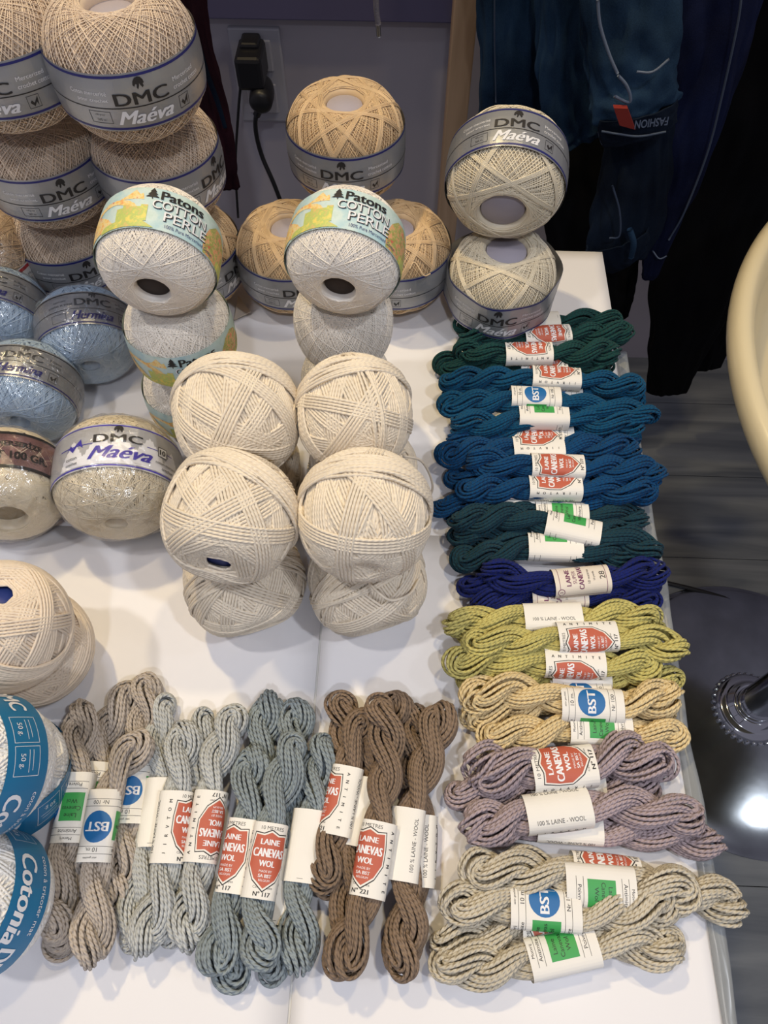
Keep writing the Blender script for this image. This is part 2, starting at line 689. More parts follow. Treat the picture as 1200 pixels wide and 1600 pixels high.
def ball_winding(name, a, b, alpha, layers, mat, seed, p=2.4, dimple=0.12, sides=4, turn_len=None, M=84, extra=None, core_scale=0.945):
    """layers: list of (N, jitter, offs, rel_radius, thread_radius, alpha_add)"""
    rng = np.random.default_rng(seed)
    V, Fq, UV = [], [], []
    off = 0
    for (N, jit, offs, rel, tr, aadd) in layers:
        D = great(rng, N, M, alpha + aadd, jit, offs, start=rng.uniform(0, 6))
        P = ball_map(D, a, b, alpha, p, dimple) * rel
        P = P * (1 + rng.uniform(-0.004, 0.004, (P.shape[0], 1, 1)))
        v, f, uv = strands(P, D, tr, sides, True, turn_len)
        V.append(v)
        Fq.append(f + off)
        if uv is not None:
            UV.append(uv)
        off += len(v)
    if extra:
        for (axis, offs, rel, tr, wob) in extra:
            n = np.array(axis, dtype=float)
            n /= np.linalg.norm(n)
            e1 = np.cross(n, [0.0, 0.3, 1.0])
            e1 /= np.linalg.norm(e1)
            e2 = np.cross(n, e1)
            s = np.linspace(0, 2 * PI, M, endpoint=False)
            Ds = []
            for o in offs:
                o2 = o + wob * np.sin(s * 2 + rng.uniform(0, 6)) + wob * 0.6 * np.sin(s * 3 + rng.uniform(0, 6))
                d = np.cos(o2)[:, None] * (np.cos(s)[:, None] * e1 + np.sin(s)[:, None] * e2) + np.sin(o2)[:, None] * n
                Ds.append(d)
            D = np.array(Ds)
            P = ball_map(D, a, b, alpha, p, dimple) * rel
            P = P * (1 + rng.uniform(-0.012, 0.012, (P.shape[0], 1, 1)))
            v, f, uv = strands(P, D, tr, sides, True, turn_len)
            V.append(v)
            Fq.append(f + off)
            if uv is not None:
                UV.append(uv)
            off += len(v)
    # solid inner mass with a well at both ends
    t = np.linspace(alpha * 0.98, PI - alpha * 0.98, 40)
    D = np.stack([np.sin(t), 0 * t, np.cos(t)], -1)
    Q = ball_map(D, a, b, alpha, p, dimple) * core_scale
    prof = [(q[0], q[2]) for q in Q]
    rin, zt = prof[0]
    prof = [(rin * 0.92, zt * 0.5)] + [(rin * 0.95, zt * 0.85)] + prof + [(rin * 0.95, -zt * 0.85), (rin * 0.92, -zt * 0.5)]
    v, f = lathe_np(prof, 72, closed=True)
    V.append(v)
    Fq.append(f + off)
    if UV:
        UV.append(np.tile(np.array([[0.0, 0.0]]), (f.size, 1)))
    return mesh_np(name, np.concatenate(V), np.concatenate(Fq), [mat], np.concatenate(UV) if UV else None), (rin * 0.93, zt)


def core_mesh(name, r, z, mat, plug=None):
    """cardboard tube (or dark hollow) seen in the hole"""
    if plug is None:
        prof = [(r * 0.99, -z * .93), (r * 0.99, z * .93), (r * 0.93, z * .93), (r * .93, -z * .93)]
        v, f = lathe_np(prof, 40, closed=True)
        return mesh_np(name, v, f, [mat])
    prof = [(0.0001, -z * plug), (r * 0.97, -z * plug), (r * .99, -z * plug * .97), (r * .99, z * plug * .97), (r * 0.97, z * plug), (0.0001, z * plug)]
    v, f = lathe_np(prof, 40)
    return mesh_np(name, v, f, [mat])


def band_mesh(name, art, a, b, hb, p=2.4, gap=1.012, wob=0.0, slack=0.55):
    """wrap artwork once around the ball's equator. art spans the full girth"""
    V, Fc, mi, mats = art
    r0 = a * gap
    zz = V[:, 1]
    ct = zz / np.sqrt(zz ** 2 + a ** 2)
    prof = shape_r(ct, a, b, p) * np.sqrt(1 - ct ** 2) * gap
    r = r0 * (1 - slack) + prof * slack
    ph = V[:, 0] / r0 - PI / 2
    r = r + V[:, 2] * 0.00014 + wob * np.sin(ph * 3) + wob * .6 * np.sin(ph * 7 + zz * 60)
    X = np.stack([r * np.cos(ph), r * np.sin(ph), zz], 1)
    return mesh_np(name, X, Fc, mats, mat_idx=mi, smooth=True)


def art_base(C, hb, mat):
    art = Art()
    n = max(8, int(C / 0.01))
    for k in range(n):
        # narrow strips in v as well so the paper can follow the belly
        for q in range(4):
            art.rect(-C / 2 + C * k / n, -hb / 2 + hb * q / 4, -C / 2 + C * (k + 1) / n, -hb / 2 + hb * (q + 1) / 4, mat, 0)
    return art


def art_maeva(C, hb=0.036):
    art = art_base(C, hb, SILVER)
    h = hb / 2
    for k in (0,):
        pass
    art.rect(-C / 2, h - .0026, C / 2, h - .0011, NAVY)
    art.rect(-C / 2, -h + .0011, C / 2, -h + .0026, NAVY)
    art.rect(-C / 2, -.0028, C / 2, -.0021, INK)
    for c in (0.0, C / 2 - 1e-4, -C / 2 + 1e-4):
        if abs(c) > 0.1 and c < 0:
            continue
        art.text('DMC', c, .0028, .0075, INK, w=.034, bold=0.016)
        knight(art, c, .0115, .0072, INK)
        art.text('Ma\u00e9va', c, -.0088, .0088, WHITE, w=.036, bold=0.016, shear=0.45)
        art.text('Mercerized', c + .031, .0068, .0026, WHITE, w=.018)
        art.text('crochet cotton', c + .033, .0022, .0028, WHITE, w=.023)
        art.text('Coton mercerisé', c - .033, .0068, .0026, WHITE, w=.024)
        art.text('pour crochet', c - .031, .0022, .0028, WHITE, w=.020)
        art.frame(c - .036, -.0125, c - .022, -.0045, .0003, INK)
        art.text('100 g net', c - .029, -.0068, .0016, INK)
        art.text('565 m', c - .029, -.0100, .0016, INK)
        art.frame(c + .0235, -.0128, c + .0315, -.0045, .0003, INK)
        art.poly([(c + .0250, -.0090), (c + .0262, -.0075), (c + .0275, -.0095), (c + .0305, -.0055), (c + .0298, -.0118), (c + .0290, -.0092), (c + .0272, -.0118)], INK)
    return art.bake(.005, hb / 8)


def art_hermina(C, hb=0.030):
    art = art_base(C, hb, SILVER)
    h = hb / 2
    art.rect(-C / 2, h - .0022, C / 2, h - .0012, INK)
    art.rect(-C / 2, -h + .0012, C / 2, -h + .0022, NAVY)
    art.rect(-C / 2, -.0014, C / 2, -.0009, INK)
    for c in (0.0, C / 2 - .04):
        art.text('DMC', c + .005, .0048, .0064, SILVER_D, w=.027, bold=0.016)
        knight(art, c + .005, .0113, .0056, SILVER_D)
        art.text('Hermina', c + .004, -.0070, .0072, NAVY, w=.032, bold=0.016, shear=0.45)
        art.text('Brillanté', c + .028, .0070, .0020, SILVER_D)
        art.text('and knit', c + .028, .0036, .0020, SILVER_D)
        art.text('Lustré pour', c - .020, .0070, .0020, SILVER_D)
        art.text('crochet et tricot', c - .020, .0036, .0020, SILVER_D)
        art.frame(c - .028, -.0110, c - .016, -.0040, .0003, SILVER_D)
        art.frame(c + .025, -.0110, c + .032, -.0035, .0003, INK)
        art.poly([(c + .0262, -.0072), (c + .0274, -.0060), (c + .0285, -.0080), (c + .0312, -.0045), (c + .0304, -.0100), (c + .0296, -.0076), (c + .0280, -.0100)], INK)
    return art.bake(.005, hb / 8)


def art_maeva_zigzag(C, hb=0.036):
    art = art_base(C, hb, plain('grey_band_paper', rgb(182, 182, 184), 0.45, var=0.03))
    h = hb / 2
    art.rect(-C / 2, h - .0022, C / 2, h - .0011, VIOLET)
    art.rect(-C / 2, -h + .0011, C / 2, -h + .0022, VIOLET)
    for c in (0.0, C / 2):
        for d, w, t in ((-.034, .012, .010), (-.014, .016, .013), (.0, .02, .010), (.020, .018, .013), (.040, .012, .009)):
            # stepped white peaks
            pts = [(c + d - w, -h + .003)]
            n = 7
            for i in range(n):
                a_ = i / n
                pts.append((c + d - w * (1 - a_), -h + .003 + (t + .012) * a_ + .0012))
                pts.append((c + d - w * (1 - a_) + w / n * .6, -h + .003 + (t + .012) * a_ + .0012))
            pts.append((c + d, -h + .003 + t + .012))
            for i in range(n - 1, -1, -1):
                a_ = i / n
                pts.append((c + d + w * (1 - a_) - w / n * .6, -h + .003 + (t + .012) * a_ + .0012))
                pts.append((c + d + w * (1 - a_), -h + .003 + (t + .012) * a_ + .0012))
            pts.append((c + d + w, -h + .003))
            art.poly(pts, WHITE, 1)
        art.text('DMC', c - .002, .0052, .0068, INK, w=.033, bold=0.016, layer=3)
        knight(art, c - .002, .0130, .0066, INK, 3)
        art.text('Ma\u00e9va', c, -.0062, .0100, VIOLET, w=.044, bold=0.016, shear=0.5, layer=3)
        art.rect(c - .046, .0012, c - .019, .0018, VIOLET, 2)
        art.rect(c + .018, .0012, c + .040, .0018, VIOLET, 2)
        art.poly([(c - .040, -.003), (c - .036, .0035), (c - .034, .0005), (c - .028, .0065), (c - .026, -.001), (c - .030, .0025), (c - .034, -.003), (c - .037, .0005)], VIOLET, 3)
        art.rect(c + .0265, -.0030, c + .0345, .0050, WHITE, 3)
        art.frame(c + .0265, -.0030, c + .0345, .0050, .0005, INK, 4)
        art.text('10', c + .0305, .0010, .0042, INK, layer=4, bold=.02)
        art.text('coton mercerisé', c + .036, -.0078, .0022, INK, layer=3)
        art.text('crochet', c + .036, -.0118, .0024, INK, layer=3)
        art.text('coton', c - .035, -.0078, .0022, INK, layer=3)
        art.text('crochet', c - .035, -.0118, .0022, INK, layer=3)
    return art.bake(.005, hb / 8)


def art_mersize(C, hb=0.034):
    art = art_base(C, hb, FOIL)
    h = hb / 2
    art.rect(-C / 2, h - .0026, C / 2, h, INK)
    art.rect(-C / 2, -h, C / 2, -h + .0026, INK)
    for c in (0.0, C / 2):
        art.text('% 100 MERSER\u0130ZE', c, .0056, .0062, INK, w=.048, bold=0.012)
        art.text('NET 100 GR.', c + .006, -.0056, .0066, INK, w=.046, bold=0.012)
    return art.bake(.005, hb / 8)


def art_cotonia(C, hb=0.026):
    art = art_base(C, hb, COTONIA)
    for c in (0.0, C / 2):
        art.text('Cotonia', c + .005, -.0035, .0105, WHITE, w=.046, bold=0.016, shear=0.2)
        art.text('coton à tricoter mat', c + .002, .0085, .0030, WHITE, w=.042)
        art.text('DMC', c + .044, .0005, .0100, WHITE, w=.026, bold=0.016)
        for q in (-.036, .070):
            art.frame(c + q - .008, -.009, c + q + .008, .007, .0003, WHITE)
            art.text('50 g.', c + q, -.0045, .0040, WHITE)
            art.rect(c + q - .006, .000, c + q + .006, .0003, WHITE)
            art.rect(c + q - .006, .0025, c + q + .005, .0028, WHITE)
    return art.bake(.005, hb / 8)


def art_makel(C, hb=0.032):
    art = art_base(C, hb, PAPER)
    h = hb / 2
    art.rect(-C / 2, h - .004, C / 2, h - .001, REDP)
    art.rect(-C / 2, -h + .001, C / 2, -h + .004, REDP)
    for c in (0.0, C / 2, .055):
        art.text('MAKEL C\u0130', c, .0072, .0042, GREYP, spacing=1.15)
        art.text('CROCHET', c, .0005, .0046, GREYP, spacing=1.1)
        art.text('BRODE GA', c, -.0065, .0042, GREYP, spacing=1.1)
    return art.bake(.005, hb / 8)


def art_patons(C, hb=0.030):
    art = art_base(C, hb, SKY)
    h = hb / 2
    for c in (0.0, C / 2 - .002):
        # pale arch and buildings on the left, blossom on the right
        arch = [(c - .040 + .018 * math.cos(t) * 1.1, -.004 + .011 * math.sin(t)) for t in np.linspace(PI, 0, 12)]
        arch += [(c - .040 + .0125 * math.cos(t) * 1.1, -.004 + .0075 * math.sin(t)) for t in np.linspace(0, PI, 12)]
        art.poly(arch, VILLAGE, 1)
        art.poly([(c - .034, -.0105), (c - .034, -.001), (c - .030, -.001), (c - .030, .001), (c - .026, .001), (c - .026, -.0005), (c - .019, -.0005), (c - .019, .001), (c - .015, .001), (c - .015, -.0105)], MEADOW, 2)
        art.poly([(c - .060, -.013), (c - .058, -.002), (c - .052, .002), (c - .046, -.002), (c - .040, -.006), (c - .034, -.013)], VILLAGE, 2)
        art.poly([(c - .046, -.0145), (c - .043, -.011), (c - .030, -.0095), (c - .018, -.010), (c - .010, -.0145)], MEADOW, 3)
        art.poly([(c - .034, .006), (c - .028, .009), (c - .024, .013), (c - .021, .009), (c - .019, .010), (c - .018, .005)], VILLAGE, 1)
        art.poly([(c + .022, -.0145), (c + .020, -.006), (c + .024, .004), (c + .030, .010), (c + .038, .011), (c + .045, .006), (c + .049, -.004), (c + .050, -.0145)], BLOSSOM, 1)
        art.poly([(c + .036, -.0147), (c + .036, -.010), (c + .046, -.008), (c + .058, -.010), (c + .060, -.0147)], MEADOW, 2)
        for k in range(3):
            y0 = .0072 + k * .0021
            w = .0040 - k * .0010
            art.poly([(c - .0135 - w, y0), (c - .0135 + w, y0), (c - .0135, y0 + .0032)], INK, 3)
        art.rect(c - .0138, .0058, c - .0132, .0075, INK, 3)
        art.text('Patons', c + .0045, .0095, .0066, INK, w=.026, bold=0.016, layer=3)
        art.text('COTTON', c + .0042, .0018, .0062, INK, w=.033, bold=0.012, layer=3)
        art.text('COTTON', c + .0038, .0022, .0062, WHITE, w=.033, bold=0.004, layer=4)
        art.text('PERLE', c + .0085, -.0058, .0062, INK, w=.027, bold=0.012, layer=3)
        art.text('PERLE', c + .0081, -.0054, .0062, WHITE, w=.027, bold=0.004, layer=4)
        art.text('100% Pure Mercerised Cotton', c + .013, -.0118, .0022, NAVY, w=.034, layer=3)
    return art.bake(.004, hb / 8)


def film_mesh(name, a, b, seed, mat, scale=1.025):
    """loose crinkled see-through wrapper around a ball"""
    n, m = 40, 56
    V = []
    for i in range(n + 1):
        t = PI * i / n
        for k in range(m):
            ph = 2 * PI * k / m
            d = Vector((math.sin(t) * math.cos(ph), math.sin(t) * math.sin(ph), math.cos(t)))
            R = float(shape_r(np.array(d.z), a, b, 2.4)) * scale
            q = d * 5.0 + Vector((seed, 0, 0))
            R *= 1 + 0.022 * (abs(noise.noise(q)) * 2) + 0.008 * noise.noise(q * 3.1)
            V.append(d * R)
    V = np.array([tuple(v) for v in V])
    i = np.arange(n)[:, None]
    k = np.arange(m)[None]
    k2 = (k + 1) % m
    Fq = np.stack([i * m + k, (i + 1) * m + k, (i + 1) * m + k2, i * m + k2], -1).reshape(-1, 4)
    return mesh_np(name, V, Fq, [mat], smooth=False)


# ------------------------------------------------------------------ skeins of wool
def fat_path(pts_px, h, lay=None):
    hs = h if isinstance(h, (list, tuple)) else [h] * len(pts_px)
    return [at(p[0], p[1], hh) for p, hh in zip(pts_px, hs)]


ART_CACHE = {}


def skein_art(kind, L, C):
    """label designs; u runs around the sleeve, v along the skein"""
    key = (kind, round(L, 3))
    if key in ART_CACHE:
        return ART_CACHE[key]
    art = Art()
    base = PAPER if kind != 'navy' else PAPER_C
    n = 36
    for k in range(n):
        art.rect(-C / 2 + C * k / n, -L / 2, -C / 2 + C * (k + 1) / n, L / 2, base, 0)
    h = L / 2
    q = C / 4
    if kind.startswith('canevas'):
        num, tone = {'canevas': ('117', 'Ciment moyen'), 'canevas221': ('221', 'Taupe foncé'), 'canevas177': ('177', '')}[kind]
        for c, s in ((0, 1),):
            def sh(g):
                return [(c + x * g, y * g + .001) for x, y in ((-.0085, .0125), (-.004, .0120), (0, .0140), (.004, .0120), (.0085, .0125), (.0095, .004), (.0095, -.004), (.0060, -.011), (.0, -.0160), (-.0060, -.011), (-.0095, -.004), (-.0095, .004))]
            art.poly(sh(1.10), INK, 1)
            art.poly(sh(1.05), base, 2)
            art.poly(sh(0.98), RUST, 3)
            art.text('LAINE', c, .0095, .0030, WHITE, w=.0105, bold=.02, layer=4)
            art.text('CANEVAS', c, .0038, .0045, WHITE, w=.0165, bold=.015, layer=4)
            art.text('WOL', c, -.0018, .0032, WHITE, w=.0085, bold=.02, layer=4)
            art.text('MADE BY', c, -.0058, .0012, WHITE, layer=4)
            art.text('SA BST', c, -.0082, .0017, WHITE, bold=.03, layer=4)
            art.text('BELGIUM', c, -.0105, .0011, WHITE, layer=4)
            art.text('10 METRES', c, h - .0030, .0020, INK, layer=1)
            art.text(tone, c, -h + .0058, .0017, INK, layer=1)
            art.text('N\u00b0 ' + num, c, -h + .0026, .0024, INK, bold=.02, layer=1)
        for k, chh in enumerate('ANTIMITE'):
            art.text(chh, .0128, h - .005 - k * .0044, .0018, INK, rot=-PI / 2, bold=.03, layer=1)
        for k, chh in enumerate('MOTVRIJ'):
            art.text(chh, -.0128, h - .006 - k * .0048, .0018, INK, rot=PI / 2, bold=.03, layer=1)
        art.text('100 % LAINE - WOOL', C / 2 - .0075, 0, .0022, INK, rot=PI / 2, layer=1)
        art.text('100 % LAINE - WOOL', -C / 2 + .0075, 0, .0022, INK, rot=PI / 2, layer=1)
    elif kind == 'blank':
        art.rect(-.0015, -h + .002, .0020, -h + .0022, INK, 1)
        art.text('A', .009, -h + .004, .0012, INK)
    elif kind == 'bst':
        art.disc(0, .001, .0082, BLUE, 1, ry=.0088)
        art.text('BST', 0, .001, .0052, WHITE, w=.0125, bold=.02, layer=2)
        for v in (-h + .0055, -h + .0095, h - .0085, h - .0045):
            art.rect(-.0235, v, .0235, v + .00025, INK, 1)
        art.text('Nr 100', 0, -h + .0075, .0022, INK, bold=.01)
        art.text('10 m.', .001, h - .0065, .0024, INK)
        art.text('zéér geschikt', .001, h - .0024, .0014, INK)
        art.rect(-.0225, -.0080, -.0095, .0080, GREEN, 1)
        art.text('Laine', -.016, .0050, .0024, INK, layer=2)
        art.text('Canevas', -.016, .0010, .0024, INK, w=.0105, layer=2)
        art.text('Wol', -.016, -.0030, .0024, INK, layer=2)
        art.text('Antimite', -.016, h - .0063, .0021, INK)
        art.text('Motvrij', -.016, h - .0025, .0021, INK)
        art.text('Poivre', -.016, -h + .0074, .0021, INK)
        art.text('Art de', .018, -h + .0074, .0018, INK)
    elif kind == 'navy':
        art.frame(-.014, -h + .003, .014, h - .003, .0004, PURPLE)
        art.text('LAINE', 0, .0105, .0032, PURPLE, w=.0115, bold=.03)
        art.text('SUPER', 0, .0060, .0026, PURPLE, w=.009)
        art.text('CANEVAS', 0, .0015, .0035, PURPLE, w=.017, bold=.03)
        art.text('10 metres', 0, -.0040, .0018, INK)
        art.text('10 yards', 0, -.0080, .0018, INK)
        art.text('28', 0, -.0140, .0040, INK)
        art.disc(-.010, .016, .0026, PURPLE, 1)
        art.disc(-.010, .016, .0021, base, 2)
        art.text('3', -.010, .016, .0022, PURPLE, layer=3)
    r = art.bake(.0018)
    ART_CACHE[key] = r
    return r


def ellipse_table(wa, hb, p=2.6, n=240):
    t = np.linspace(0, 2 * PI, n + 1)
    x = np.sign(np.cos(t)) * np.abs(np.cos(t)) ** (2 / p) * wa
    y = np.sign(np.sin(t)) * np.abs(np.sin(t)) ** (2 / p) * hb
    s = np.concatenate([[0], np.cumsum(np.hypot(np.diff(x), np.diff(y)))])
    return t, x, y, s


SKEIN_N = [0]


def skein(pts, h, lab_px, kind, shift, mat, label, group, width=1.0, turns=1.15, flip=False, seed=None, lab_len=0.040, lab_w=1.0, loose=1.0, lflip=False):
    """pts: photo points along the skein; h: height of its axis above the table (or one per point)
    lab_px: (px,py) roughly where the sleeve sits; shift: which side of the print faces up"""
    SKEIN_N[0] += 1
    seed = seed or SKEIN_N[0]
    rng = np.random.default_rng(seed)
    ctrl = fat_path(pts, h)
    path = np.array([tuple(p) for p in catmull(ctrl, 24)])
    seg = np.linalg.norm(np.diff(path, axis=0), axis=1)
    S = np.concatenate([[0], np.cumsum(seg)])
    L = S[-1]
    hl = float(np.mean(h)) if isinstance(h, (list, tuple)) else h
    lw = np.array(tuple(at(lab_px[0], lab_px[1], hl)))
    il = int(np.argmin(np.linalg.norm(path - lw, axis=1)))
    s0 = float(np.clip(S[il], 0.03, L - 0.03))
    root_loc = Vector(path[il])

    def pos(s):
        s = np.clip(s, 0, L)
        return np.stack([np.interp(s, S, path[:, i]) for i in range(3)], -1)

    def tang(s):
        d = pos(s + .004) - pos(s - .004)
        return d / (np.linalg.norm(d, axis=-1, keepdims=True) + 1e-9)

    M = 230
    th = np.linspace(0, 2 * PI, M, endpoint=False)
    hl2 = lab_len / 2 * .9
    # ply loop: from one end to the other and back
    e = 0.0078 * width
    A0, A1 = e, L - e
    c = np.cos(th)
    # push samples evenly, ends rounded
    sx = (A0 + A1) / 2 - (A1 - A0) / 2 * np.sign(c) * (1 - (1 - np.abs(c)) ** 1.15)
    sgn = np.sin(th)
    endd = np.minimum(sx - A0, A1 - sx)
    wroot = np.sqrt(np.clip(1 - (1 - np.clip(endd / 0.012, 0, 1)) ** 2, 0, 1))
    dl = np.abs(sx - s0)
    inl = np.clip((dl - hl2) / 0.022, 0, 1)
    inl = inl * inl * (3 - 2 * inl)
    w0 = 0.0044 * width
    w1 = 0.0052 * width
    w = (w0 + (w1 - w0) * inl) * wroot
    loosen = np.clip(1 - endd / 0.045, 0, 1)
    w = w * (1 + 0.30 * loosen * rng.uniform(.3, 1.3) * loose)
    # twist angle grows away from the label
    sd = np.sign(sx - s0)
    over = np.clip(dl - hl2, 0, None)
    tr1, tr2 = turns * rng.uniform(.85, 1.15), turns * rng.uniform(.85, 1.15)
    lenL, lenR = max(s0 - hl2, .02), max(L - s0 - hl2, .02)
    ang = np.where(sd < 0, -over / lenL * tr1 * 2 * PI * lenL / 0.065, over / lenR * tr2 * 2 * PI * lenR / 0.065)
    ang = ang * (-1 if flip else 1) + np.where(over > 0, 0, 0)
    side = np.where(sgn >= 0, 1.0, -1.0)
    Tn = tang(sx)
    up = np.array([0, 0, 1.0])
    X = np.cross(Tn, up)
    X /= np.linalg.norm(X, axis=1, keepdims=True)
    Y = np.cross(X, Tn)
    wob = 0.0011 * np.sin(sx * 90 + seed)
    Cc = pos(sx) + (side * w)[:, None] * (np.cos(ang)[:, None] * X + np.sin(ang)[:, None] * Y * 0.85) + X * wob[:, None]
    # smooth the closed loop
    for _ in range(4):
        Cc = (np.roll(Cc, 1, 0) + 2 * Cc + np.roll(Cc, -1, 0)) / 4
    T = np.roll(Cc, -1, 0) - np.roll(Cc, 1, 0)
    T /= np.linalg.norm(T, axis=1, keepdims=True) + 1e-12
    # transported frame
    U = np.zeros_like(T)
    u = np.cross(T[0], [0.13, 0.2, 1.0])
    u /= np.linalg.norm(u)
    U[0] = u
    for i in range(1, M):
        u = U[i - 1] - np.dot(U[i - 1], T[i]) * T[i]
        U[i] = u / np.linalg.norm(u)
    last = U[-1] - np.dot(U[-1], T[0]) * T[0]
    last /= np.linalg.norm(last)
    W0 = np.cross(T[0], U[0])
    miss = math.atan2(np.dot(last, W0), np.dot(last, U[0]))
    tw = -miss * np.arange(M) / M + 2 * PI * (2 if not flip else -2) * np.arange(M) / M
    W = np.cross(T, U)
    U2 = np.cos(tw)[:, None] * U + np.sin(tw)[:, None] * W
    W2 = np.cross(T, U2)
    ns = 15
    rs = 0.00113 * (0.9 + 0.1 * width)
    ring = (0.0037 + 0.0012 * inl) * width
    ring = ring * (1 + 0.22 * loosen * loose)
    paths = []
    outs = []
    for j in range(ns + 3):
        a = 2 * PI * j / ns + rng.uniform(-.08, .08)
        rr = ring * (1 + 0.04 * rng.normal())
        if j >= ns:
            rr = ring * 0.35
            a = rng.uniform(0, 6.28)
        k1, k2 = rng.uniform(0, 6.28, 2)
        a_s = a + 0.07 * np.sin(th * 3 + k1) + .07 * np.sin(th * 7 + k2) * (0.3 + loosen * loose)
        r_s = rr * (1 + 0.05 * np.sin(th * 5 + k2) + 0.12 * loosen * np.sin(th * 2 + k1) * loose)
        O = np.cos(a_s)[:, None] * U2 + np.sin(a_s)[:, None] * W2
        P = Cc + r_s[:, None] * O
        # strands slide lengthwise in the loose ends
        P = P + Tn * (loosen * rng.normal(0, .0012) * loose)[:, None]
        for _ in range(2):
            P = (np.roll(P, 1, 0) + 2 * P + np.roll(P, -1, 0)) / 4
        paths.append(P)
        outs.append(O)
    P = np.array(paths)
    # settle on the table, squeeze slightly under its own weight
    zmin = TZ + 0.0028
    P[:, :, 2] = np.where(P[:, :, 2] < zmin, zmin + (P[:, :, 2] - zmin) * .15, P[:, :, 2])
    P[:, :, 2] = np.maximum(P[:, :, 2], TZ + 0.0026)
    v, f, uv = strands(P - np.array(tuple(root_loc)), np.array(outs), rs, 6, True, turn_len=0.0034)
    root = empty('wool_skein', root_loc, label, 'skein', group)
    me = mesh_np('twisted_wool', v, f, [mat], uv)
    link('twisted_wool', me, root)
    if kind is None:
        return root
    # paper sleeve
    wa, hb = 0.0104 * width * lab_w, 0.0076 * width
    t, ex, ey, es = ellipse_table(wa, hb)
    C = es[-1]
    V, Fc, mi, mats = skein_art(kind, lab_len, 0.056)
    sc = C / 0.056
    fl_ = -1.0 if lflip else 1.0
    uu = (-V[:, 0] * sc * fl_ + C * .25 + shift * C * -fl_) % C         # C*.25 = top of the sleeve
    tt = np.interp(uu, es, t)
    lay = V[:, 2] * 0.00009
    px = np.interp(uu, es, ex)
    py = np.interp(uu, es, ey)
    nx, ny = np.cos(tt) / wa, np.sin(tt) / hb
    nn = np.hypot(nx, ny)
    px = px + nx / nn * lay
    py = py + ny / nn * lay
    vv = V[:, 1] * fl_
    puff = 1 + 0.03 * np.sin(tt * 3 + seed)
    px, py = px * puff, py * puff
    ax = tang(np.array([s0]))[0]
    Xl = np.cross(ax, up)
    Xl /= np.linalg.norm(Xl)
    Yl = np.cross(Xl, ax)
    # v up = towards the start of the path; u right as seen from above with that direction up
    Q = (-vv)[:, None] * ax + (-px)[:, None] * Xl * 1.0 + py[:, None] * Yl
    me = mesh_np('paper_label', Q, Fc, mats, mat_idx=mi, smooth=True)
    link('paper_label', me, root)
    return root


# ================================================================== THE ROOM
WALL_Y = 1.17
fl_mat = wood('grey_floorboards', rgb(80, 86, 96), rgb(134, 138, 142), (1.2, 12, 12), 0.5)
bm = bmesh.new()
for k in range(18):
    y1 = WALL_Y + 0.25 - k * 0.19
    y0 = y1 - 0.1888
    box_bm(bm, (-1.6, y0, -0.02), (2.2, y1, 0.0), 0.0)
box_bm(bm, (-1.6, -2.2, -0.04), (2.2, 1.45, -0.016))
floor = bm_obj('floor', bm, fl_mat)
tag(floor, kind='structure')
wall_m = plain('wall_paint', rgb(186, 180, 188), 0.75, var=0.04, vscale=6, bump=0.1, bscale=120)
wall = box('wall_back', (-1.6, WALL_Y, 0), (2.2, WALL_Y + 0.1, 2.7), wall_m)
tag(wall, kind='structure')
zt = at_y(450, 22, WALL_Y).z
dark_panel = box('upper_wall_panel_1', (-1.6, WALL_Y - 0.018, zt), (at_y(707, 10, WALL_Y).x + 0.02, WALL_Y, zt + 0.9), plain('dark_violet_grey', rgb(104, 100, 132), 0.7, var=0.04, vscale=5), None, 0.002)  # thin panel over the upper wall, darker and bluer than the rest
tag(dark_panel, kind='structure')

# ---------------- table
TR = 0.1942
paper_m = plain('white_sheet_paper', rgb(232, 230, 232), 0.55, var=0.015, vscale=8, bump=0.25, bscale=9)
top_m = plain('cream_plastic', rgb(206, 204, 200), 0.4)
table = empty('display_table', (-0.25, 0.15, 0), 'long white display table under paper sheets carrying the yarn', 'table')


def tbl(name, lo, hi, mat, bev=0.004):
    o = box(name, lo, hi, mat, table, bev)
    o.location = -Vector(table.location)
    return o


tbl('tabletop', (-0.75, -0.35, TZ - 0.045), (TR + 0.002, 0.598, TZ - 0.0022), top_m, 0.008)
leg_m = plain('white_painted_metal', rgb(200, 200, 205), 0.4)
for lx in (-0.70, 0.13):
    for ly in (-0.30, 0.54):
        tbl('leg', (lx, ly, 0.0), (lx + 0.035, ly + 0.035, TZ - 0.045), leg_m, 0.003)


def sheet(name, x0, y0, x1, y1, z, label, curl=0.0, mat=paper_m, n=24):
    vs, fs = [], []
    for i in range(n + 1):
        for j in range(n + 1):
            x = x0 + (x1 - x0) * i / n
            y = y0 + (y1 - y0) * j / n
            ex = min(i, n - i, j, n - j) / n
            zz = z + curl * max(0, 1 - ex * 9) * (0.5 + 0.5 * math.sin(x * 31 + y * 23)) + 0.00012 * math.sin(x * 55) * math.sin(y * 41 + 1)
            vs.append((x - x0, y - y0, zz - z))
    for i in range(n):
        for j in range(n):
            a = i * (n + 1) + j
            fs.append((a, a + n + 1, a + n + 2, a + 1))
    me = mesh_np(name, np.array(vs), np.array(fs), [mat])
    o = link(name, me)
    o.location = (x0, y0, z)
    md = o.modifiers.new('thickness', 'SOLIDIFY')
    md.thickness = 0.00025
    md.offset = -1
    return tag(o, label, 'paper sheet')


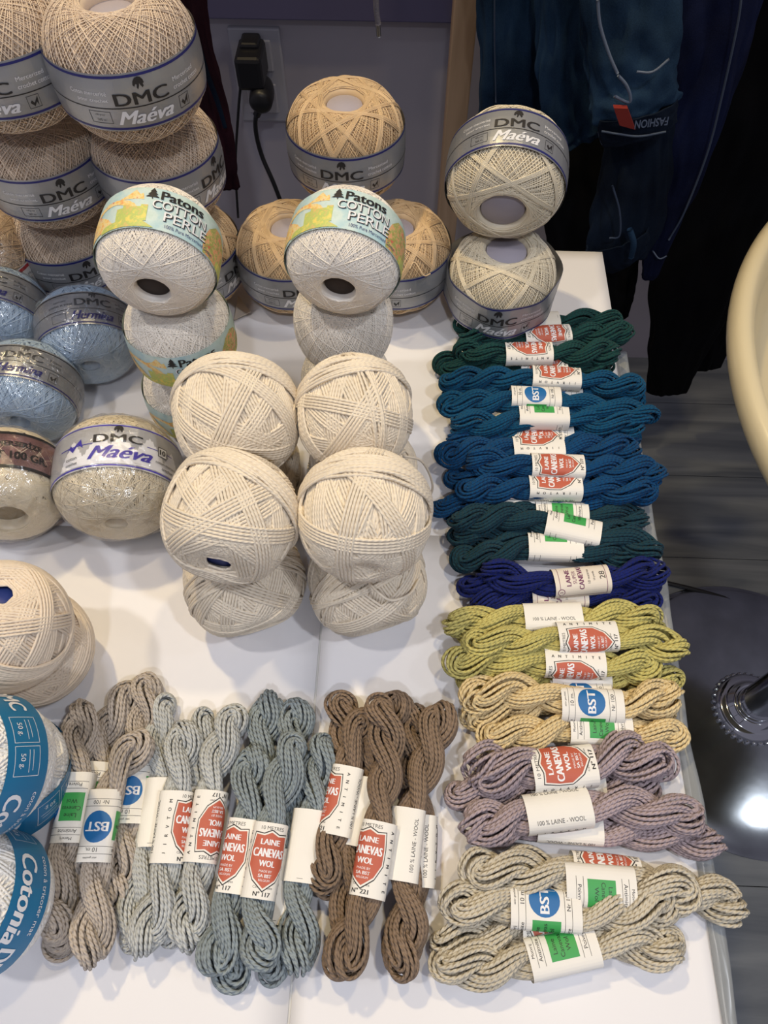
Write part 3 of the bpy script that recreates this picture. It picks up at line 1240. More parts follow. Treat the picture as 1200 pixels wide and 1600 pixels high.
SEAM = -0.0520
sheet('paper_sheet', SEAM + 0.0008, -0.33, TR, 0.2695, TZ - 0.0012, 'white paper sheet on the table under the coloured skeins, front right', 0.0004)
sheet('paper_sheet', -0.75, -0.33, SEAM - 0.0008, 0.268, TZ - 0.0012, 'white paper sheet on the table under the grey skeins, front left', 0.0004)
sheet('paper_sheet', SEAM - 0.012, 0.258, TR - 0.0005, 0.592, TZ - 0.0016, 'white paper sheet at the back right corner of the table', 0.0)
sheet('paper_sheet', -0.75, 0.258, SEAM - 0.004, 0.592, TZ - 0.0018, 'white paper sheet under the tall yarn stacks at the back left', 0.0)
# clear plastic cover curling along the right edge
film_edge = bpy.data.materials.new('clear_plastic')
film_edge.use_nodes = True
_b = film_edge.node_tree.nodes['Principled BSDF']
_b.inputs['Base Color'].default_value = rgb(170, 174, 176)
_b.inputs['Roughness'].default_value = 0.25
_b.inputs['Alpha'].default_value = 0.45
n = 90
vs, fs = [], []
for i in range(n + 1):
    y = -0.33 + (0.46 + 0.33) * i / n
    wv = 0.0014 * math.sin(y * 34) + 0.0008 * math.sin(y * 81 + 1)
    for j, (dx, dz) in enumerate(((-0.004, 0.0001), (0.000, 0.0010), (0.003, 0.0016), (0.0055, 0.0008), (0.007, -0.003), (0.0078, -0.009))):
        vs.append((TR + dx + wv * (j / 5), y, TZ + dz + 0.0006 * math.sin(y * 120 + j)))
for i in range(n):
    for j in range(5):
        a = i * 6 + j
        fs.append((a, a + 1, a + 7, a + 6))
me = mesh_np('edge_cover', np.array(vs), np.array(fs), [film_edge])
o = link('plastic_cover', me)
md = o.modifiers.new('thickness', 'SOLIDIFY')
md.thickness = 0.0003
tag(o, 'clear plastic strip curling over the right edge of the table', 'plastic cover')
# small cream paper scrap behind the left cream stack
sc_pts = [at(372, 462, .001), at(392, 488, .001), at(366, 500, .001)]
bm = bmesh.new()
vv = [bm.verts.new(p) for p in sc_pts]
bm.faces.new(vv)
r = bmesh.ops.extrude_face_region(bm, geom=bm.faces[:])
for v in [g for g in r['geom'] if isinstance(g, bmesh.types.BMVert)]:
    v.co.z += 0.0005
o = bm_obj('paper_scrap', bm, PAPER_C)
tag(o, 'small cream paper corner lying between the two tall stacks', 'paper scrap')


# ================================================================== BALLS
def ball_rot(loc, hole=None, spin=0.0, roll=0.0):
    """hole: (ox, oy) offset of the lower hole in the photo's frame, in radii (oy down); None = upright"""
    view = (Vector(EYE) - Vector(loc)).normalized()
    if hole is None:
        axis = Vector((0, 0, 1))
    else:
        right = CR - view * CR.dot(view)
        right.normalize()
        upv = view.cross(right)
        ox, oy = hole
        z = math.sqrt(max(0.02, 1 - ox * ox - oy * oy))
        axis = -(right * ox - upv * oy + view * z)
        axis.normalize()
    front = view - axis * view.dot(axis)
    front.normalize()
    Yl = -front
    Xl = Yl.cross(axis)
    R = Matrix((Xl, Yl, axis)).transposed()
    R = R @ Matrix.Rotation(spin, 3, 'Z')
    return R


def ball(kind, px, py, h, label, cat, group, hole=None, spin=0.0, scale=1.0, grow=None, squash=None):
    loc = at(px, py, h)
    root = empty('yarn_ball', loc, label, cat, group)
    for nm, me in KINDS[kind]:
        link(nm, me, root)
    R = ball_rot(loc, hole, spin)
    root.rotation_mode = 'QUATERNION'
    root.rotation_quaternion = R.to_quaternion()
    root.scale = (scale, scale, scale)
    return root


ecru = yarn('ecru_mercerised_thread', rgb(226, 206, 184), 0.42, sheen=0.1, spec=0.5, depth=0.0, var=0.04)
beige_t = yarn('beige_mercerised_thread', rgb(222, 192, 150), 0.42, sheen=0.1, spec=0.5, depth=0.0, var=0.04)
cream_t = yarn('cream_pearl_thread', rgb(236, 228, 216), 0.42, sheen=0.1, spec=0.5, depth=0.0, var=0.03)
blue_t = yarn('pale_blue_thread', rgb(184, 204, 224), 0.38, sheen=0.1, spec=0.5, depth=0.0, var=0.04)
ivory_t = yarn('ivory_thread', rgb(234, 222, 196), 0.42, sheen=0.1, spec=0.5, depth=0.0, var=0.04)
natural_t = yarn('natural_cotton_yarn', rgb(230, 217, 196), 0.7, twist=2, depth=0.35, sheen=0.2, var=0.04)
white_t = yarn('white_cotton_yarn', rgb(236, 234, 230), 0.6, twist=2, depth=0.35, sheen=0.2, var=0.03)
tan_t = yarn('sparkling_tan_thread', rgb(208, 184, 156), 0.35, sheen=0.1, spec=0.7, depth=0.0, var=0.08)
card = plain('grey_card_tube', rgb(172, 166, 178), 0.7, var=0.04)
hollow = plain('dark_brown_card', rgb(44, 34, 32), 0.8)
bluecard = plain('blue_inner_label', rgb(30, 50, 120), 0.5)
FILM = cellophane()

KINDS = {}
A, B = 0.049, 0.0455
alM = 0.44
par = (0.0,)
pairs = (-.011, .011)
wM, cM = ball_winding('wound_thread', A, B, alM, [(105, .02, par, .968, .00034, 0), (105, .02, par, .984, .00034, .02), (50, .04, par, .997, .00036, .03)], ecru, 1)
bM = band_mesh('paper_band', art_maeva(2 * PI * A * 1.012), A, B, .036)
KINDS['maeva'] = [('wound_thread', wM), ('card_tube', core_mesh('card_tube', *cM, card, .80)), ('paper_band', bM)]
wM2, cM2 = ball_winding('wound_thread', A, B, alM, [(100, .02, par, .968, .00036, 0), (100, .02, par, .984, .00036, .01), (9, .10, (-.03, -.015, 0, .015, .03), 1.0, .0004, .02)], beige_t, 2, dimple=.16)
KINDS['maeva_beige'] = [('wound_thread', wM2), ('card_tube', core_mesh('card_tube', *cM2, card, .9)), ('paper_band', bM)]
wM3, cM3 = ball_winding('wound_thread', A, B, .48, [(95, .02, par, .968, .0004, 0), (95, .03, par, .984, .0004, .02), (6, .14, (-.03, -.015, 0, .015, .03), 1.0, .00042, .02)], ivory_t, 3, dimple=.07)
KINDS['maeva_ivory'] = [('wound_thread', wM3), ('card_tube', core_mesh('card_tube', *cM3, card, .93)), ('paper_band', bM)]
KINDS['maeva_slack'] = [('wound_thread', wM3), ('card_tube', core_mesh('card_tube', *cM3, card, .93)), ('paper_band', band_mesh('paper_band', art_maeva(2 * PI * A * 1.05), A, B, .036, gap=1.05, wob=.0016, slack=.1))]
# cream pearl cotton
Ap, Bp = 0.0375, 0.0360
wP, cP = ball_winding('wound_thread', Ap, Bp, .36, [(190, .03, par, .975, .00042, 0), (150, .03, par, .988, .00042, 0), (26, .25, par, .996, .00036, .02)], cream_t, 4, dimple=.13, core_scale=.965)
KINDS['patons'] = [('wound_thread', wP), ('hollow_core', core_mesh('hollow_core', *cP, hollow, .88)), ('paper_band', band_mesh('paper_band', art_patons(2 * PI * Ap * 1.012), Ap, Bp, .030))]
KINDS['pearl'] = KINDS['patons'][:2]
# pale blue
Ah, Bh = 0.0400, 0.0370
wH, cH = ball_winding('wound_thread', Ah, Bh, .28, [(150, .03, par, .972, .00038, 0), (95, .04, pairs, .992, .00040, 0), (30, .25, par, 1.0, .0004, .02)], blue_t, 5, dimple=.2)
bH = band_mesh('paper_band', art_hermina(2 * PI * Ah * 1.012), Ah, Bh, .030)
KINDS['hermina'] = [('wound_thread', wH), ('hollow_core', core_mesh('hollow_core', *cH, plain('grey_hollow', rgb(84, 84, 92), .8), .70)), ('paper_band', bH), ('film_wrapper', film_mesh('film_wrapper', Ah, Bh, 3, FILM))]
# wrapped zigzag ball
wZ, cZ = ball_winding('wound_thread', A * .94, B * .95, .22, [(170, .03, par, .972, .00042, 0), (110, .05, pairs, .992, .00042, 0), (40, .5, par, 1.0, .00042, .02)], ivory_t, 6, dimple=.1)
KINDS['zigzag'] = [('wound_thread', wZ), ('hollow_core', core_mesh('hollow_core', *cZ, plain('brown_card', rgb(160, 130, 110), .8), .84)),
                   ('paper_band', band_mesh('paper_band', art_maeva_zigzag(2 * PI * A * .94 * 1.012), A * .94, B * .95, .036)), ('film_wrapper', film_mesh('film_wrapper', A * .94, B * .95, 8, FILM))]
# foil band ball
wF, cF = ball_winding('wound_thread', .0440, .0400, .48, [(110, .03, par, .972, .0005, 0), (60, .10, (-.02, 0, .02), .992, .0005, 0), (20, .3, (-.06, -.04, -.02, 0, .02, .04), 1.0, .0005, .02)], ivory_t, 7, dimple=.12)
KINDS['foil'] = [('wound_thread', wF), ('card_tube', core_mesh('card_tube', *cF, plain('tan_card', rgb(150, 138, 116), .8), .74)),
                 ('paper_band', band_mesh('paper_band', art_mersize(2 * PI * .044 * 1.012), .044, .040, .034)), ('film_wrapper', film_mesh('film_wrapper', .044, .040, 21, FILM))]
wK, cK = ball_winding('wound_thread', .045, .044, .3, [(150, .06, par, .972, .0005, 0), (90, .25, pairs, .99, .0005, 0), (60, .8, par, 1.0, .0005, 0)], tan_t, 8)
KINDS['makel'] = [('wound_thread', wK), ('paper_band', band_mesh('paper_band', art_makel(2 * PI * .045 * 1.012), .045, .044, .032)), ('film_wrapper', film_mesh('film_wrapper', .045, .044, 33, FILM))]
# thick natural cotton
Ac, Bc = 0.0392, 0.0385
six = tuple(np.linspace(-.098, .098, 5))


def cotton(seed, wraps, mat=natural_t, a=Ac, b=Bc, alpha=.33, plugmat=None):
    t = 0.00095
    w, c = ball_winding('wound_cotton', a, b, alpha, [(26, .05, six, .925, t, 0), (11, .10, six, .952, t, 0), (8, .16, six, .977, t, .05), (4, .35, six, 1.0, t, .1)],
                        mat, seed, p=2.3, dimple=.12, sides=6, turn_len=.0034, M=72, extra=wraps, core_scale=.90)
    return [('wound_cotton', w), ('inner_label' if plugmat else 'hollow_core', core_mesh('hollow_core', *c, plugmat or card, .97 if plugmat else .8))]


wr = lambda ax, c0, c1, n, rel=1.022: (ax, tuple(np.linspace(c0, c1, n)), rel, .00095, .03)
KINDS['cotton_a'] = cotton(11, [wr((.25, .10, 1), .16, .56, 16), wr((.15, .1, 1), .22, .46, 9, 1.035)], alpha=.2)
KINDS['cotton_b'] = cotton(12, [wr((-.15, -.1, 1), .22, .62, 16), wr((1, .25, .35), -.1, .1, 7, 1.0)], alpha=.16)
KINDS['cotton_c'] = cotton(13, [wr((.25, .05, 1), .14, .52, 17), wr((.35, .05, 1), .2, .45, 9, 1.035)], plugmat=bluecard)
KINDS['cotton_d'] = cotton(14, [wr((.10, .0, 1), .10, .46, 17), wr((.02, .0, 1), .15, .42, 9, 1.035)], alpha=.16)
KINDS['cotton_e'] = cotton(15, [wr((.35, .1, 1), -.25, .1, 14), wr((-.2, .3, 1), .0, .2, 9, 1.03)])
KINDS['cotton_f'] = cotton(16, [wr((-.1, .15, 1), -.2, .15, 14), wr((.4, .1, 1), .1, .25, 8, 1.03)])
KINDS['cotton_g'] = cotton(17, [wr((.5, .2, 1), -.35, .3, 30), wr((.3, .4, 1), -.3, .25, 24, 1.03)], mat=yarn('fine_natural_cotton', rgb(228, 212, 192), .6, depth=.2, var=.04), plugmat=bluecard)
wC, cC = ball_winding('wound_cotton', .0375, .036, .3, [(50, .05, tuple(np.linspace(-.05, .05, 3)), .95, .00085, 0), (36, .15, tuple(np.linspace(-.05, .05, 3)), .975, .00085, 0), (20, .4, tuple(np.linspace(-.05, .05, 3)), 1.0, .00085, .1)], white_t, 18, sides=6, turn_len=.003, M=72, core_scale=.92)
KINDS['cotonia'] = [('wound_cotton', wC), ('hollow_core', core_mesh('hollow_core', *cC, card, .8)), ('paper_band', band_mesh('paper_band', art_cotonia(2 * PI * .0375 * 1.05), .0375, .036, .026, gap=1.05))]

g_m = 'crochet cotton balls with silver paper bands'
ball('maeva', 197, 94, .2300, 'ecru crochet cotton ball with silver band, top of the right tower at upper left', 'ball of crochet cotton', g_m, spin=.06)
ball('maeva', 6, 80, .2300, 'ecru crochet cotton ball with silver band cut by the left photo edge, topmost there', 'ball of crochet cotton', g_m, spin=-.45)
ball('maeva', 72, 252, .1380, 'ecru crochet cotton ball with its silver band fully readable, middle of the left tower', 'ball of crochet cotton', g_m, spin=.06)
ball('maeva', 249, 252, .1380, 'ecru crochet cotton ball in the middle of the right tower, under the topmost ball', 'ball of crochet cotton', g_m, spin=.9)
ball('maeva', 113, 378, .0460, 'ecru crochet cotton ball at the foot of the left tower, behind the pale blue balls', 'ball of crochet cotton', g_m, spin=.06)
ball('maeva_beige', 292, 400, .0460, 'beige crochet cotton ball at the foot of the right tower, mostly behind the cream balls', 'ball of crochet cotton', g_m, spin=.9)
ball('maeva_beige', 541, 221, .1280, 'beige crochet cotton ball with open top resting on two others below the socket', 'ball of crochet cotton', g_m, spin=-.1, scale=.98)
ball('maeva_beige', 455, 402, .0460, 'left beige crochet cotton ball supporting the open-topped one', 'ball of crochet cotton', g_m, spin=.12, scale=.97)
ball('maeva_beige', 620, 402, .0460, 'right beige crochet cotton ball supporting the open-topped one', 'ball of crochet cotton', g_m, spin=-.55, scale=.97)
ball('maeva_ivory', 791, 272, .1280, 'ivory crochet cotton ball tipped forward showing its grey tube, beside the wooden post', 'ball of crochet cotton', g_m, hole=(-.03, .74), spin=.10, scale=.97)
ball('maeva_slack', 783, 440, .0450, 'ivory crochet cotton ball with loose silver band beside the dark green skeins', 'ball of crochet cotton', g_m, spin=.05, scale=.95)
g_p = 'cream pearl cotton balls'
ball('patons', 250, 393, .1800, 'cream pearl cotton ball with picture band tipped forward, top of the left cream stack', 'ball of pearl cotton', g_p, hole=(-.22, .75), spin=.10)
ball('patons', 283, 520, .1080, 'cream pearl cotton ball under the tipped one in the left stack', 'ball of pearl cotton', g_p, spin=.02)
ball('patons', 302, 612, .0360, 'lowest pearl cotton ball of the left cream stack, behind the thick cotton balls', 'ball of pearl cotton', g_p, spin=.15)
ball('patons', 540, 393, .1800, 'cream pearl cotton ball with picture band tipped forward, centre of the photo top', 'ball of pearl cotton', g_p, hole=(-.16, .75), spin=.08, scale=.98)
ball('pearl', 537, 503, .1080, 'cream pearl cotton ball without visible band under the centre tipped one', 'ball of pearl cotton', g_p, scale=.95)
ball('pearl', 541, 596, .0350, 'lowest pearl cotton ball of the centre stack, peeking out behind the thick cotton', 'ball of pearl cotton', g_p, scale=.96)
g_h = 'pale blue crochet cotton balls in film'
ball('hermina', 136, 524, .0400, 'pale blue cotton ball in clear film nearest the cream pearl stack', 'ball of crochet cotton', g_h, hole=(.02, .84), spin=.05, scale=1.0)
ball('hermina', 44, 612, .0385, 'pale blue cotton ball in clear film above the pink foil banded ball', 'ball of crochet cotton', g_h, hole=(-.25, .80), spin=-.35)
ball('hermina', 2, 495, .0385, 'pale blue cotton ball in clear film cut by the left edge, rear one', 'ball of crochet cotton', g_h, hole=(-.25, .74), spin=-.5, scale=1.0)
ball('foil', 12, 757, .0430, 'ivory cotton ball with shiny pink foil band at the left edge', 'ball of crochet cotton', None, hole=(-.06, .80), spin=-.05, scale=.94)
ball('zigzag', 186, 747, .0460, 'ivory crochet cotton ball in clear film with white zigzag band', 'ball of crochet cotton', None, hole=(-.06, .86), spin=.0, scale=.97)
ball('makel', -14, 412, .0450, 'sparkly tan crochet ball with red striped label at the left edge', 'ball of crochet cotton', None, spin=.75)
g_c = 'thick natural cotton balls'
ball('cotton_a', 370, 652, .1150, 'thick natural cotton ball, upper layer rear left of the four', 'ball of cotton yarn', g_c, hole=(.15, .80), scale=1.02)
ball('cotton_b', 554, 648, .1150, 'thick natural cotton ball, upper layer rear right of the four', 'ball of cotton yarn', g_c, hole=(.0, .82), scale=.96)
ball('cotton_e', 388, 738, .0380, 'thick natural cotton ball under the rear left one, just visible in the gap', 'ball of cotton yarn', g_c, scale=.98)
ball('cotton_f', 566, 736, .0380, 'thick natural cotton ball under the rear right one, its loose thread showing', 'ball of cotton yarn', g_c, scale=1.0)
ball('cotton_c', 361, 808, .1150, 'thick natural cotton ball, upper layer front left, blue label inside its hole', 'ball of cotton yarn', g_c, hole=(-.22, .86), scale=1.0)
ball('cotton_d', 570, 806, .1150, 'thick natural cotton ball, upper layer front right of the four', 'ball of cotton yarn', g_c, hole=(.0, .86), scale=1.0)
ball('cotton_f', 382, 907, .0395, 'thick natural cotton ball on the table at front left of the group', 'ball of cotton yarn', g_c, hole=(.3, .95), scale=1.0)
ball('cotton_e', 574, 907, .0385, 'thick natural cotton ball on the table at front right of the group', 'ball of cotton yarn', g_c, hole=(.3, .95), spin=2.0, scale=1.0)
g_s = 'smooth natural cotton balls at the left edge'
ball('cotton_g', 8, 978, .0860, 'smooth natural cotton ball at left edge showing a blue inner label', 'ball of cotton yarn', g_s, hole=(-.12, -.62), scale=.92)
ball('cotton_g', 48, 1010, .0380, 'smooth natural cotton ball lying under the one with blue inner label', 'ball of cotton yarn', g_s, hole=(.2, .3), spin=1.0, scale=.93)
g_b = 'white cotton balls with turquoise blue bands'
ball('cotonia', -30, 1195, .0980, 'white cotton ball with turquoise band raised on another at the left edge', 'ball of cotton yarn', g_b, hole=(-.80, .05), spin=.9, scale=.92)
ball('cotonia', 0, 1212, .0370, 'white cotton ball with turquoise band low beneath the raised one', 'ball of cotton yarn', g_b, hole=(-.10, -.62), spin=.2, scale=1.0)
ball('cotonia', -34, 1408, .0500, 'white cotton ball with turquoise lettered band at the lower left corner', 'ball of cotton yarn', g_b, hole=(-.75, -.10), spin=-.25, scale=.95)

# stray threads of the balls
tube('loose_thread', [at(628, 712, .11), at(660, 722, .09), at(676, 760, .05), at(664, 790, .03)], .0009, natural_t)
tag(bpy.context.scene.objects['loose_thread'], 'stray natural cotton thread looping off the right cotton balls', 'thread')
t_ = tube('loose_thread', [at(572, 905, .079), at(590, 925, .080), at(612, 938, .074), at(640, 928, .068), at(655, 905, .062)], .0009, natural_t)
tag(t_, 'loose cotton thread end across the front right cotton ball', 'thread')
t_ = tube('loose_thread', [at(705, 400, .03), at(706, 415, .04), at(702, 425, .05), at(708, 448, .04), at(716, 470, .03)], .0008, ivory_t)
tag(t_, 'ivory thread end sticking out of the slack silver band', 'thread')
t_ = tube('loose_thread', [at(640, 420, .075), at(648, 410, .078), at(662, 430, .070), at(672, 428, .066)], .0006, beige_t)
tag(t_, 'fine beige thread end curling on the right beige ball', 'thread')

# ================================================================== SKEINS
wool = lambda n, c: yarn(n, c, .95, twist=2.0, depth=.9, sheen=.06, spec=.12, var=.12)
W_GREEN = wool('dark_green_wool', rgb(28, 66, 64))
W_TEAL = wool('teal_blue_wool', rgb(18, 74, 108))
W_BLUE = wool('petrol_blue_wool', rgb(18, 66, 108))
W_DTEAL = wool('dark_teal_wool', rgb(28, 58, 70))
W_ROYAL = wool('royal_blue_wool', rgb(26, 36, 98))
W_LIME = wool('yellow_green_wool', rgb(192, 182, 112))
W_TAN = wool('sand_wool', rgb(218, 196, 150))
W_MAUVE = wool('mauve_grey_wool', rgb(170, 154, 158))
W_BEIGE = wool('grey_beige_wool', rgb(200, 191, 172))
W_TAUPE = wool('taupe_wool', rgb(182, 171, 160))
W_LGREY = wool('light_grey_wool', rgb(188, 190, 188))
W_BGREY = wool('blue_grey_wool', rgb(142, 152, 156))
W_BROWN = wool('brown_wool', rgb(136, 116, 98))

LO, MI, HI = .0086, .0205, .0310
